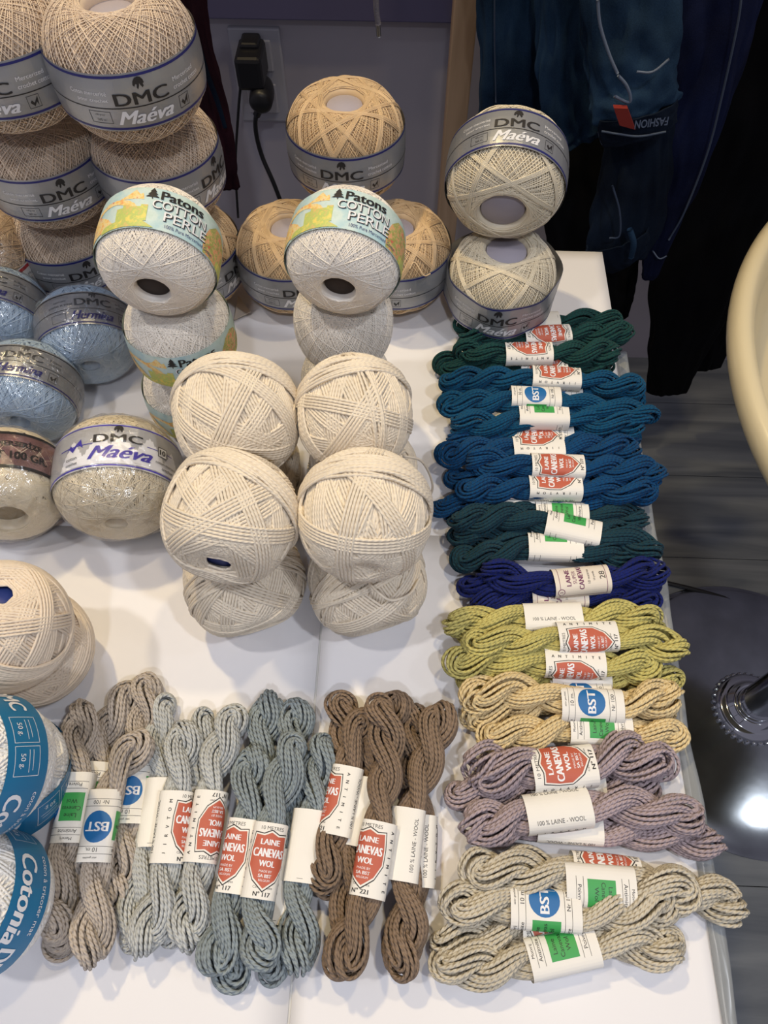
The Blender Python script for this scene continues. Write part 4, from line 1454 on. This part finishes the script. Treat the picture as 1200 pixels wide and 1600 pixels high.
# name: (points, height, label point, kind, shift, label text)
SK = [
    # dark green
    (W_GREEN, 'dark green skeins', [
        ([(706, 505), (770, 508), (838, 505), (975, 500)], LO, (838, 504), 'blank', 0, 'dark green wool skein nearest the slack silver banded ball', {}),
        ([(712, 535), (780, 530), (854, 526), (990, 518)], MI, (854, 526), 'canevas', .02, 'dark green wool skein with rust shield label reaching furthest right', dict(lflip=True)),
        ([(676, 572), (760, 572), (848, 574), (962, 576)], LO, (848, 574), 'canevas', .02, 'dark green wool skein lowest of its colour, touching the teal ones', {}),
        ([(707, 548), (770, 552), (825, 553), (970, 550)], MI, (825, 553), 'canevas', -.06, 'dark green wool skein on top with tilted rust label', dict(lflip=True)),
    ]),
    (W_TEAL, 'teal blue skeins', [
        ([(692, 618), (800, 616), (870, 612), (1012, 622)], LO, (872, 612), 'bst', 0, 'teal blue wool skein underneath, blue disc label mostly covered', {}),
        ([(715, 684), (790, 686), (855, 676), (1002, 684)], LO, (855, 678), 'bst', -.1, 'teal blue wool skein at the front with green and blue label edge', {}),
        ([(684, 598), (760, 592), (868, 592), (1010, 606)], MI, (868, 592), 'canevas', .08, 'teal blue wool skein with rust label touching the green skeins', {}),
        ([(680, 632), (760, 630), (836, 623), (930, 636), (1030, 652)], MI + .004, (836, 623), 'bst', 0, 'teal blue wool skein with round blue label, its tip reaching furthest right', {}),
        ([(702, 664), (770, 664), (848, 652), (1008, 668)], MI, (848, 652), 'bst', .38, 'teal blue wool skein with blank white label', {}),
    ]),
    (W_BLUE, 'petrol blue skeins', [
        ([(694, 694), (770, 694), (840, 690), (1000, 690)], LO, (838, 692), 'canevas177', .0, 'petrol blue wool skein at the back, half under its neighbour', {}),
        ([(690, 748), (760, 752), (850, 748), (1000, 752)], LO, (850, 748), 'canevas177', .3, 'petrol blue wool skein buried in the middle of its pile', {}),
        ([(673, 796), (740, 790), (812, 780), (980, 784)], LO, (812, 779), 'canevas177', .1, 'petrol blue wool skein with shaded rust label, lowest of its pile', {}),
        ([(680, 712), (750, 704), (840, 702), (1003, 700)], MI, (840, 702), 'canevas177', .16, 'petrol blue wool skein with white and rust label, rearmost on top', {}),
        ([(724, 716), (790, 728), (870, 730), (1040, 738)], MI + .006, (870, 730), 'canevas177', -.02, 'petrol blue wool skein with full rust shield label facing up', {}),
        ([(712, 768), (780, 764), (866, 762), (1030, 768)], MI, (864, 764), 'canevas177', .08, 'petrol blue wool skein just in front of the full rust shield one', {}),
    ]),
    (W_DTEAL, 'dark teal skeins', [
        ([(742, 796), (800, 800), (876, 804), (1014, 810)], LO, (876, 804), 'bst', .27, 'dark teal wool skein at the back with green label', {}),
        ([(698, 842), (780, 842), (870, 842), (1008, 832)], LO, (870, 842), 'bst', .5, 'dark teal wool skein underneath the other two', {}),
        ([(702, 880), (770, 866), (866, 856), (1000, 874)], LO + .006, (866, 856), 'bst', .42, 'dark teal wool skein in front, above the royal blue ones', {}),
        ([(700, 816), (790, 808), (894, 828), (1040, 862)], MI, (894, 828), 'bst', .42, 'dark teal wool skein lying aslant on top with white label', {}),
    ]),
    (W_ROYAL, 'royal blue skeins', [
        ([(714, 915), (800, 915), (880, 912), (1034, 918)], LO, (880, 912), None, 0, 'royal blue wool skein underneath without visible label', {}),
        ([(734, 944), (800, 940), (872, 932), (1034, 938)], LO, (870, 930), 'navy', .0, 'royal blue wool skein in front, label half covered', {}),
        ([(744, 892), (820, 908), (906, 908), (1043, 888)], MI, (904, 908), 'navy', .0, 'royal blue wool skein on top with framed cream label', {}),
    ]),
    (W_LIME, 'yellow green skeins', [
        ([(712, 992), (800, 990), (880, 985), (1040, 988)], LO, (880, 985), None, 0, 'yellow green wool skein underneath the rear pair', {}),
        ([(710, 1066), (800, 1062), (905, 1056), (1070, 1060)], LO, (905, 1056), 'canevas', .45, 'yellow green wool skein lowest in front, next to the sand ones', {}),
        ([(690, 978), (760, 970), (862, 966), (1032, 964)], MI, (862, 968), 'canevas', .42, 'yellow green wool skein touching the royal blue, white text label', dict(lflip=True)),
        ([(720, 1002), (800, 1006), (916, 996), (1000, 1002), (1080, 1012)], MI + .006, (916, 996), 'canevas', -.1, 'yellow green wool skein reaching furthest over the table edge', {}),
        ([(693, 1036), (780, 1032), (896, 1036), (1035, 1042)], MI, (896, 1036), 'canevas', -.2, 'yellow green wool skein with small rust print and wool text', {}),
    ]),
    (W_TAN, 'sand coloured skeins', [
        ([(720, 1122), (790, 1112), (900, 1088), (1060, 1112)], LO, (905, 1085), 'bst', 0, 'sand wool skein underneath with a hidden blue disc label', {}),
        ([(718, 1098), (800, 1076), (922, 1102), (1068, 1086)], MI, (922, 1100), 'bst', 0, 'sand wool skein on top with round blue label', dict(width=1.08)),
        ([(744, 1162), (800, 1146), (930, 1138), (1076, 1154)], MI - .006, (934, 1140), 'bst', .27, 'sand wool skein in front with green label', dict(width=1.05)),
    ]),
    (W_MAUVE, 'mauve grey skeins', [
        ([(692, 1244), (780, 1232), (893, 1224), (1035, 1232)], LO, (893, 1222), 'canevas', .2, 'mauve grey wool skein underneath at the back', {}),
        ([(740, 1292), (860, 1290), (1000, 1302), (1134, 1314)], LO, (890, 1290), 'canevas', .45, 'mauve grey wool skein reaching furthest right over the edge', {}),
        ([(720, 1200), (790, 1200), (878, 1202), (960, 1184), (1056, 1194)], MI, (880, 1204), 'canevas', .04, 'large tangled mauve grey wool skein with rust label', dict(width=1.25, loose=2.0)),
        ([(716, 1296), (790, 1282), (870, 1268), (980, 1260), (1108, 1282)], MI, (870, 1268), 'canevas', .46, 'mauve grey wool skein with wool text label on top', dict(lflip=True, width=1.12)),
    ]),
    (W_BEIGE, 'grey beige skeins', [
        ([(770, 1362), (860, 1362), (945, 1366), (1070, 1385), (1168, 1428)], LO, (945, 1366), 'canevas', .12, 'grey beige wool skein stretching furthest right off the table', dict(width=1.1)),
        ([(674, 1486), (740, 1462), (868, 1456), (1072, 1476)], LO, (868, 1456), 'canevas', 0, 'grey beige wool skein with rust label between the front two', {}),
        ([(718, 1356), (800, 1362), (930, 1384), (1020, 1384), (1094, 1412)], MI, (934, 1384), 'bst', .36, 'grey beige wool skein at the back with blank label', dict(lflip=True, width=1.12)),
        ([(683, 1404), (760, 1410), (850, 1422), (970, 1424), (1060, 1408)], MI, (850, 1422), 'bst', .08, 'grey beige wool skein with partly visible blue label', dict(width=1.05)),
        ([(668, 1500), (760, 1512), (878, 1490), (960, 1470), (1070, 1484)], MI - .005, (878, 1492), 'bst', .36, 'grey beige wool skein nearest the front edge of the paper', dict(width=1.05)),
    ]),
    (W_TAUPE, 'taupe skeins', [
        ([(232, 1050), (222, 1130), (206, 1240), (192, 1340), (184, 1420)], LO, (208, 1236), 'bst', .0, 'taupe wool skein furthest back with blue label at its right', dict(lflip=True)),
        ([(213, 1064), (165, 1150), (148, 1240), (110, 1380), (88, 1502)], LO, (146, 1244), 'bst', .3, 'taupe wool skein underneath between the two labelled ones', dict(lflip=True)),
        ([(124, 1094), (124, 1180), (116, 1263), (88, 1380), (90, 1480)], MI, (116, 1263), 'bst', .27, 'taupe wool skein with green label nearest the turquoise bands', dict(lflip=True, width=.97)),
        ([(232, 1142), (184, 1215), (158, 1291), (150, 1400), (140, 1518)], MI + .004, (158, 1291), 'bst', 0, 'taupe wool skein with upside down round blue label', dict(lflip=True, width=.97)),
    ]),
    (W_LGREY, 'light grey skeins', [
        ([(262, 1084), (244, 1180), (245, 1270), (212, 1400), (210, 1490)], LO, (246, 1268), 'blank', 0, 'light grey wool skein with blank label beside the taupe ones', dict(width=.9)),
        ([(322, 1106), (304, 1200), (296, 1285), (280, 1390), (262, 1488)], LO, (297, 1285), 'canevas', 0, 'light grey wool skein underneath with rust label peeking out', dict(lflip=True, width=.9)),
        ([(292, 1124), (280, 1200), (268, 1293), (250, 1400), (216, 1502)], MI, (268, 1293), 'canevas', .22, 'light grey wool skein on top with sparse side lettering', dict(width=.97)),
        ([(372, 1100), (341, 1180), (321, 1292), (302, 1400), (290, 1490)], MI, (321, 1292), 'canevas', -.13, 'light grey wool skein with half visible rust shield, rightmost of its colour', dict(lflip=True, width=.97)),
    ]),
    (W_BGREY, 'blue grey skeins', [
        ([(418, 1078), (406, 1200), (384, 1370), (350, 1460), (370, 1556)], LO, (374, 1390), 'canevas', .4, 'blue grey wool skein underneath, lowest tip of its group', {}),
        ([(466, 1088), (452, 1220), (434, 1385), (426, 1470), (428, 1540)], LO, (434, 1385), 'blank', 0, 'blue grey wool skein underneath with blank narrow label', {}),
        ([(506, 1144), (496, 1230), (477, 1322), (466, 1440), (464, 1530)], MI - .004, (478, 1320), 'blank', 0, 'blue grey wool skein with blank white label beside the brown ones', dict(width=.97)),
        ([(405, 1164), (391, 1240), (374, 1338), (352, 1440), (324, 1530)], MI, (374, 1338), 'canevas', -.09, 'blue grey wool skein with rust shield label next to the light grey', dict(width=.97)),
        ([(466, 1146), (434, 1240), (413, 1345), (400, 1430), (418, 1520)], MI + .006, (413, 1345), 'canevas', .05, 'blue grey wool skein with centred rust shield label numbered 117', dict(width=.97)),
    ]),
    (W_BROWN, 'brown skeins', [
        ([(528, 1082), (545, 1170), (556, 1265), (530, 1340), (505, 1400)], LO, (553, 1262), 'canevas221', 0, 'brown wool skein underneath with open loop at the top', dict(loose=1.8)),
        ([(640, 1096), (650, 1200), (656, 1330), (640, 1420), (612, 1524)], LO, (655, 1330), 'canevas221', .42, 'brown wool skein underneath at the right of its group', {}),
        ([(628, 1078), (592, 1160), (568, 1270), (548, 1380), (530, 1530)], LO + .006, (567, 1272), 'canevas221', .45, 'brown wool skein beneath the crossing one, wool text label', {}),
        ([(580, 1110), (548, 1180), (534, 1252), (518, 1320), (508, 1392)], MI, (534, 1252), 'canevas221', -.2, 'brown wool skein with side lettering at the left of its group', dict(width=.95)),
        ([(700, 1096), (662, 1200), (632, 1320), (636, 1420), (632, 1536)], MI, (632, 1322), 'canevas221', .46, 'brown wool skein with wool text label at the right on top', {}),
        ([(592, 1085), (604, 1190), (583, 1343), (562, 1430), (528, 1536)], HI, (583, 1343), 'canevas221', -.07, 'brown wool skein with rust shield label, topmost and central', {}),
    ]),
]
for mat, grp, lst in SK:
    for (pts, h, lp, kind, shift, text, kw) in lst:
        skein(pts, h, lp, kind, shift, mat, text, grp, **kw)

# ================================================================== SOCKET, PLUGS, CORDS
SY = WALL_Y
p0 = at_y(355, 38, SY)
p1 = at_y(437, 38, SY)
w_pl = p1.x - p0.x
h_pl = w_pl * 1.85
plate_m = plain('socket_plastic', rgb(178, 176, 184), 0.4)
so = empty('wall_socket', (p0.x + w_pl / 2, SY, p0.z - h_pl / 2), 'white double wall socket plate behind the yarn stacks', 'socket')


def rel(name, lo, hi, mat, parent, bev=0.001):
    o = box(name, lo, hi, mat, parent, bev)
    o.location = -Vector(parent.location)
    return o


rel('cover_plate', (p0.x, SY - 0.009, p0.z - h_pl), (p1.x, SY, p0.z), plate_m, so, .003)
for k in range(2):
    zc = p0.z - w_pl * .5 - k * w_pl * .85
    rel('socket_insert', (p0.x + w_pl * .2, SY - 0.0115, zc - w_pl * .3), (p1.x - w_pl * .2, SY - .006, zc + w_pl * .3), plate_m, so, .002)
blk = plain('black_plastic', rgb(26, 26, 30), 0.4)
c1 = at_y(392, 102, SY - .045)
ad = empty('power_adapter', c1, 'black square power adapter plugged into the wall socket', 'plug')
rel('adapter_body', (c1.x - .020, c1.y - .025, c1.z - .026), (c1.x + .020, SY - .009, c1.z + .022), blk, ad, .006)
rel('adapter_collar', (c1.x - .014, c1.y + .002, c1.z + .018), (c1.x + .014, SY - .009, c1.z + .029), blk, ad, .004)
cord_pts = [at_y(376, 132, SY - .06), at_y(372, 180, SY - .06), at_y(368, 260, SY - .06), at_y(372, 340, SY - .07)]
cd = tube('cord', [p - c1 for p in cord_pts], .0022, blk, ad)
c2 = at_y(410, 146, SY - .05)
pl = empty('round_plug', c2, 'black round plug with thick cord below the adapter', 'plug')
v, f = lathe_np([(.0001, -.03), (.012, -.03), (.0175, -.024), (.0185, -.005), (.0175, .008), (.0150, .02), (.0120, .028), (.0001, .030)], 32)
me = mesh_np('plug_body', np.stack([v[:, 0], v[:, 2], v[:, 1]], 1)[:, [0, 1, 2]], f[:, ::-1], [blk])
link('plug_body', me, pl)
cp2 = [at_y(406, 158, SY - .06), at_y(399, 195, SY - .06), at_y(408, 240, SY - .06), at_y(430, 292, SY - .07), at_y(455, 360, SY - .07)]
tube('strain_relief', [Vector((-.002, -.012, -.012)), (at_y(401, 180, SY - .06)) - c2], .0058, blk, pl, sides=12)
tube('cord', [p - c2 for p in cp2], .0036, blk, pl)

# hanging drawstring with metal tip
ds = at_y(590, 2, .72)
dr = empty('drawstring', at_y(590, 2, .72), 'pale drawstring with metal tip dangling at the top centre', 'cord')
base_ = Vector(dr.location)
tube('string', [at_y(584, -60, .72) - base_, at_y(587, -15, .72) - base_, at_y(588, 15, .72) - base_, at_y(591, 38, .72) - base_], .0026, plain('drawstring_cotton', rgb(120, 116, 124), .8, bump=.5, bscale=900), dr)
tube('metal_tip', [at_y(590.5, 36, .72) - base_, at_y(592, 57, .72) - base_], .0022, plain('dull_metal', rgb(150, 150, 150), .35, metal=.9), dr)

# wooden upright
post_m = wood('tan_post_wood', rgb(172, 142, 112), rgb(214, 182, 150), (16, 16, 1.2), .55)
PY = 1.05
px0, px1 = at_y(710, 0, PY).x, at_y(749, 0, PY).x
bm = bmesh.new()
box_bm(bm, (px0, PY, 0), (px1, PY + .05, 2.2), .002)
post = bm_obj('wooden_post', bm, post_m)
tag(post, 'tan wooden upright standing between the wall and the jeans', 'post')


# ================================================================== GARMENTS
def cloth_tube(name, secs, mat, parent, seed=0, nfold=5, fold=.10, res=20, open_end=True, ref=(0, 1, 0)):
    """secs: list of (world centre, half width, half depth) from top to bottom"""
    cs = [Vector(s[0]) for s in secs]
    path = catmull(cs, res)
    par_ = np.linspace(0, len(secs) - 1, len(path))
    hw = np.interp(par_, range(len(secs)), [s[1] for s in secs])
    hd = np.interp(par_, range(len(secs)), [s[2] for s in secs])
    n = 72
    V = []
    for i, c in enumerate(path):
        a = path[max(i - 1, 0)]
        b = path[min(i + 1, len(path) - 1)]
        t = (b - a).normalized()
        dep = Vector(ref) - t * Vector(ref).dot(t)
        dep.normalize()
        lat = t.cross(dep).normalized()
        for k in range(n):
            ph = 2 * PI * k / n
            q = Vector((math.cos(ph) * 1.6, math.sin(ph) * 1.6, i * 0.035 + seed * 7.3))
            q2 = Vector((math.cos(ph) * 4, math.sin(ph) * 4, i * 0.10 + seed * 3.1))
            d = 1 + fold * math.sin(nfold * ph + seed + i * .03) * .6 + fold * 2.0 * noise.noise(q) + fold * 1.5 * noise.noise(q2)
            V.append(c + lat * math.cos(ph) * hw[i] * d - dep * math.sin(ph) * hd[i] * (d + fold * 3 * noise.noise(q2 + Vector((3, 1, 2)))))
    V = np.array([tuple(v) for v in V])
    m = len(path)
    i = np.arange(m - 1)[:, None]
    k = np.arange(n)[None]
    k2 = (k + 1) % n
    Fq = np.stack([i * n + k, i * n + k2, (i + 1) * n + k2, (i + 1) * n + k], -1).reshape(-1, 4)
    off = np.array(tuple(parent.location)) if parent else np.zeros(3)
    me = mesh_np(name, V - off, Fq, [mat])
    o = link(name, me, parent)
    md = o.modifiers.new('cloth_thickness', 'SOLIDIFY')
    md.thickness = .0016
    return o


def seam(name, pts, mat, parent, r=.0009):
    base = Vector(parent.location)
    return tube(name, [Vector(p) - base for p in pts], r, mat, parent, sides=5)


D_BLUE = denim('blue_denim', rgb(16, 32, 50), rgb(56, 86, 116))
D_NAVY = denim('navy_denim', rgb(12, 16, 38), rgb(36, 46, 86))
D_DARK = denim('dark_denim', rgb(10, 16, 28), rgb(30, 44, 64))
D_BLACK = denim('black_denim', rgb(7, 7, 9), rgb(16, 16, 20))
ST = plain('pale_stitching', rgb(110, 122, 142), .8)
ST2 = plain('faded_stitching', rgb(72, 84, 104), .8)
g_j = 'jeans hanging at the upper right'


def wpt(px, py, y):
    return at_y(px, py, y)


def half(px, py, y, wpx):
    return (at_y(px + wpx, py, y) - at_y(px, py, y)).length


def leg_secs(lst, depth=.45):
    out = []
    for (px, py, y, wpx) in lst:
        w = half(px, py, y, wpx)
        out.append((wpt(px, py, y), w, w * depth))
    return out


# 1 light blue leg at left
j = empty('jeans', wpt(800, 0, .95), 'mid blue jeans leg hanging right beside the wooden post', 'jeans', g_j)
cloth_tube('trouser_leg', leg_secs([(795, -160, .95, 60), (800, -20, .95, 62), (806, 120, .95, 60), (796, 240, .95, 54), (788, 330, .95, 50)], .5), D_BLUE, j, 1, 5, .10)
seam('side_seam', [wpt(773, -60, .915), wpt(773, 60, .915), wpt(775, 160, .915)], ST2, j)
# 2 blue leg second
j = empty('jeans', wpt(900, 0, .88), 'blue jeans leg folded behind the label waistband', 'jeans', g_j)
cloth_tube('trouser_leg', leg_secs([(892, -160, .90, 60), (895, -20, .90, 58), (893, 100, .90, 52), (900, 190, .90, 46), (905, 215, .90, 44)], .5), D_BLUE, j, 2, 4, .11)
# black garment behind
j = empty('black_trousers', wpt(920, 300, 1.0), 'black trousers hanging behind the others, next to the ivory ball', 'trousers', g_j)
cloth_tube('trouser_leg', leg_secs([(880, -60, 1.02, 70), (900, 120, 1.02, 80), (925, 260, 1.0, 85), (930, 380, .98, 70), (950, 470, .96, 40), (965, 500, .96, 16)], .35), D_BLACK, j, 3, 4, .10)
# 3 jeans with label waistband
j = empty('jeans', wpt(970, 100, .80), 'upside down blue jeans with red tab and lettered waistband', 'jeans', g_j)
cloth_tube('trouser_seat', leg_secs([(985, -160, .82, 78), (985, -20, .81, 76), (985, 80, .80, 72), (990, 150, .79, 66), (992, 172, .79, 62)], .42), D_BLUE, j, 4, 5, .09)
wb = cloth_tube('waistband', leg_secs([(996, 168, .785, 62), (996, 188, .785, 61), (998, 206, .785, 58)], .44), D_DARK, j, 5, 3, .03)
seam('pocket_seam', [wpt(934, 0, .755), wpt(938, 40, .752), wpt(952, 85, .748), wpt(965, 115, .745)], ST, j, .0016)
seam('pocket_seam', [wpt(966, 118, .742), wpt(978, 132, .742), wpt(985, 150, .742), wpt(982, 160, .742), wpt(960, 150, .742)], ST, j, .0016)
seam('hem_seam', [wpt(995, 112, .742), wpt(1020, 112, .740), wpt(1046, 92, .742)], ST, j, .0012)
seam('hem_seam', [wpt(940, 205, .738), wpt(970, 210, .732), wpt(1000, 213, .732), wpt(1040, 206, .740)], ST2, j, .0012)
fy = .7335
# red tab and FASHION lettering, upside down like the garment
o_ = wpt(976, 183, fy)
bm = bmesh.new()
q = [wpt(959, 169, fy), wpt(981, 170, fy), wpt(993, 203, fy), wpt(968, 196, fy)]
r1 = [bm.verts.new(p - Vector(j.location)) for p in q]
r2 = [bm.verts.new(p - Vector(j.location) + Vector((0, .006, 0))) for p in q]
bm.faces.new(r1)
bm.faces.new(r2[::-1])
for k in range(4):
    bm.faces.new((r1[k], r2[k], r2[(k + 1) % 4], r1[(k + 1) % 4]))
bmesh.ops.recalc_face_normals(bm, faces=bm.faces[:])
bm_obj('red_tab', bm, plain('red_leather', rgb(140, 42, 32), .6), j)
V2, F2 = text_tris('FASHION', .02, 0, 1.0)
c0 = wpt(1018, 192, fy - .0005)
ex = (wpt(1044, 190, fy - .0005) - wpt(992, 196, fy - .0005))
wd = ex.length
ex.normalize()
# lettering normal faces the viewer (towards -Y and up)
vd = (EYE - c0).normalized()
nrm = Vector((0, -1, 0))
ey = nrm.cross(ex).normalized()
V2c = (V2 - (V2.min(0) + V2.max(0)) / 2) / (V2[:, 0].max() - V2[:, 0].min()) * wd
hs = 1.55
X3 = np.array([tuple(c0 - Vector(j.location) - ex * a - ey * b * hs) for a, b in V2c])
me = mesh_np('lettering', X3, F2, [ST], smooth=False)
link('lettering', me, j)
# 4 lower dark jeans with belt loop
j = empty('jeans', wpt(960, 320, .82), 'dark blue jeans with belt loop ending just above the table corner', 'jeans', g_j)
cloth_tube('trouser_leg', leg_secs([(1000, 150, .84, 48), (1000, 240, .84, 52), (985, 330, .83, 52), (965, 400, .82, 44)], .4), D_DARK, j, 6, 4, .10)
cloth_tube('waistband', leg_secs([(962, 372, .815, 48), (968, 395, .815, 42), (978, 408, .815, 32)], .45), D_DARK, j, 7, 3, .05)
seam('pocket_seam', [wpt(957, 290, .785), wpt(968, 330, .783), wpt(968, 368, .783), wpt(952, 372, .783)], ST2, j, .0012)
seam('belt_loop', [wpt(984, 358, .780), wpt(990, 380, .778), wpt(986, 402, .780)], D_BLUE, j, .004)
seam('belt_loop', [wpt(935, 206, .80), wpt(942, 226, .80), wpt(955, 224, .80)], ST2, j, .0012)
# 5 long navy leg running down left
j = empty('jeans', wpt(1090, 150, .86), 'long navy jeans leg slanting down with a pale side seam', 'jeans', g_j)
cloth_tube('trouser_leg', leg_secs([(1150, -150, .88, 62), (1128, 0, .87, 62), (1100, 130, .86, 56), (1062, 270, .85, 42), (1035, 350, .84, 28), (1018, 420, .84, 14), (1012, 436, .84, 10)], .42), D_NAVY, j, 8, 4, .09)
seam('side_seam', [wpt(1160, -20, .832), wpt(1152, 40, .830), wpt(1128, 150, .828), wpt(1105, 240, .826), wpt(1070, 330, .824), wpt(1045, 375, .824)], ST2, j, .0013)
seam('hem_seam', [wpt(1020, 392, .825), wpt(1030, 404, .823), wpt(1042, 400, .823)], ST, j, .0010)
# 6 black trousers in front right, two hems near the floor
j = empty('black_trousers', wpt(1120, 400, .92), 'long black trousers with two hems reaching down near the floor', 'trousers', g_j)
cloth_tube('trouser_leg', leg_secs([(1230, -80, .93, 90), (1190, 120, .93, 95), (1130, 300, .93, 92), (1090, 440, .92, 70), (1062, 540, .92, 46), (1042, 612, .91, 30)], .32), D_BLACK, j, 9, 4, .08)
cloth_tube('trouser_leg', leg_secs([(1270, 60, .96, 80), (1215, 220, .96, 85), (1160, 380, .96, 70), (1118, 500, .95, 44), (1098, 574, .95, 26)], .32), D_BLACK, j, 10, 4, .08)
# 7 dark garment left behind the tower
j = empty('hanging_bag', at_y(345, 170, .92), 'dark maroon and navy cloth hanging behind the left yarn towers', 'garment')
mar = denim('maroon_cloth', rgb(30, 16, 24), rgb(66, 30, 40))
cloth_tube('cloth_fall', leg_secs([(296, -60, .92, 22), (312, 60, .92, 20), (330, 150, .92, 22), (342, 230, .92, 26), (350, 290, .92, 24)], .5), mar, j, 11, 3, .10)
cloth_tube('strap', leg_secs([(302, 40, .90, 4), (322, 110, .90, 4), (340, 160, .90, 4), (352, 200, .90, 3)], .5), D_DARK, j, 12, 3, .04)

# ================================================================== PEDESTAL TABLE / STOOL
PCx, PCy = 0.614, 0.364
ped = empty('pedestal_seat', (PCx, PCy, 0), 'cream moulded round pedestal seat on a chrome base at the right edge', 'seat')
cream_m = plain('cream_moulded_plastic', rgb(222, 208, 172), 0.28, coat=.3, var=.02, vscale=8)
zs = 0.800
RS = .345
prof = [(.0001, zs - .075), (.12, zs - .075), (.22, zs - .070), (.30, zs - .052), (.335, zs - .028), (.358, zs - .004), (.363, zs + .008), (.360, zs + .018), (.353, zs + .022), (.345, zs + .019), (.338, zs + .004), (.328, zs - .028), (.30, zs - .052), (.20, zs - .060), (.10, zs - .062), (.0001, zs - .062)]
pv = catmull([Vector((r_, 0, z_)) for r_, z_ in prof], 4)
v, f = lathe_np([(max(p.x * .965, .0001), p.z) for p in pv], 128)
v = v + np.array([.011, .032, 0])
link('moulded_seat', mesh_np('moulded_seat', v, f, [cream_m]), ped)
v, f = lathe_np([(.030, .030), (.030, zs - .074), (.0001, zs - .074)], 48)
link('pole', mesh_np('pole', v, f, [CHROME]), ped)
prof = [(.040, .030), (.052, .032), (.056, .028), (.058, .020), (.058, .016)]
v, f = lathe_np([(.029, .046), (.033, .048), (.038, .046), (.041, .036), (.046, .033), (.053, .034), (.058, .028), (.060, .016)], 64)
link('collar', mesh_np('collar', v, f, [CHROME]), ped)
bm = bmesh.new()
for k in range(34):
    a = 2 * PI * k / 34
    bmesh.ops.create_uvsphere(bm, u_segments=10, v_segments=6, radius=.0042, matrix=Matrix.Translation((.0595 * math.cos(a), .0595 * math.sin(a), .021)))
bm_obj('bead_ring', bm, CHROME, ped, True)
base_m = plain('polished_steel', (0.40, 0.42, 0.44, 1), 0.15, metal=1.0, bump=.06, bscale=22, var=.2, vscale=14)
prof = [(.03, .0185), (.08, .017), (.14, .014), (.19, .0105), (.222, .006), (.233, .002), (.235, .0005), (.20, .0003)]
pv = catmull([Vector((r_, 0, z_)) for r_, z_ in prof], 4)
v, f = lathe_np([(p.x, p.z) for p in pv], 128)
link('base_plate', mesh_np('base_plate', v, f, [base_m]), ped)
# cable on the floor behind the base


def fl(px, py, z=.004):
    d = ray(px, py)
    return EYE + d * ((z - EYE.z) / d.z)


t_ = tube('floor_cable', [fl(940, 880), fl(1020, 905), fl(1100, 925), fl(1200, 955), fl(1300, 980)], .0042, blk, None)
tag(t_, 'black cable running over the floorboards behind the chrome base', 'cable')
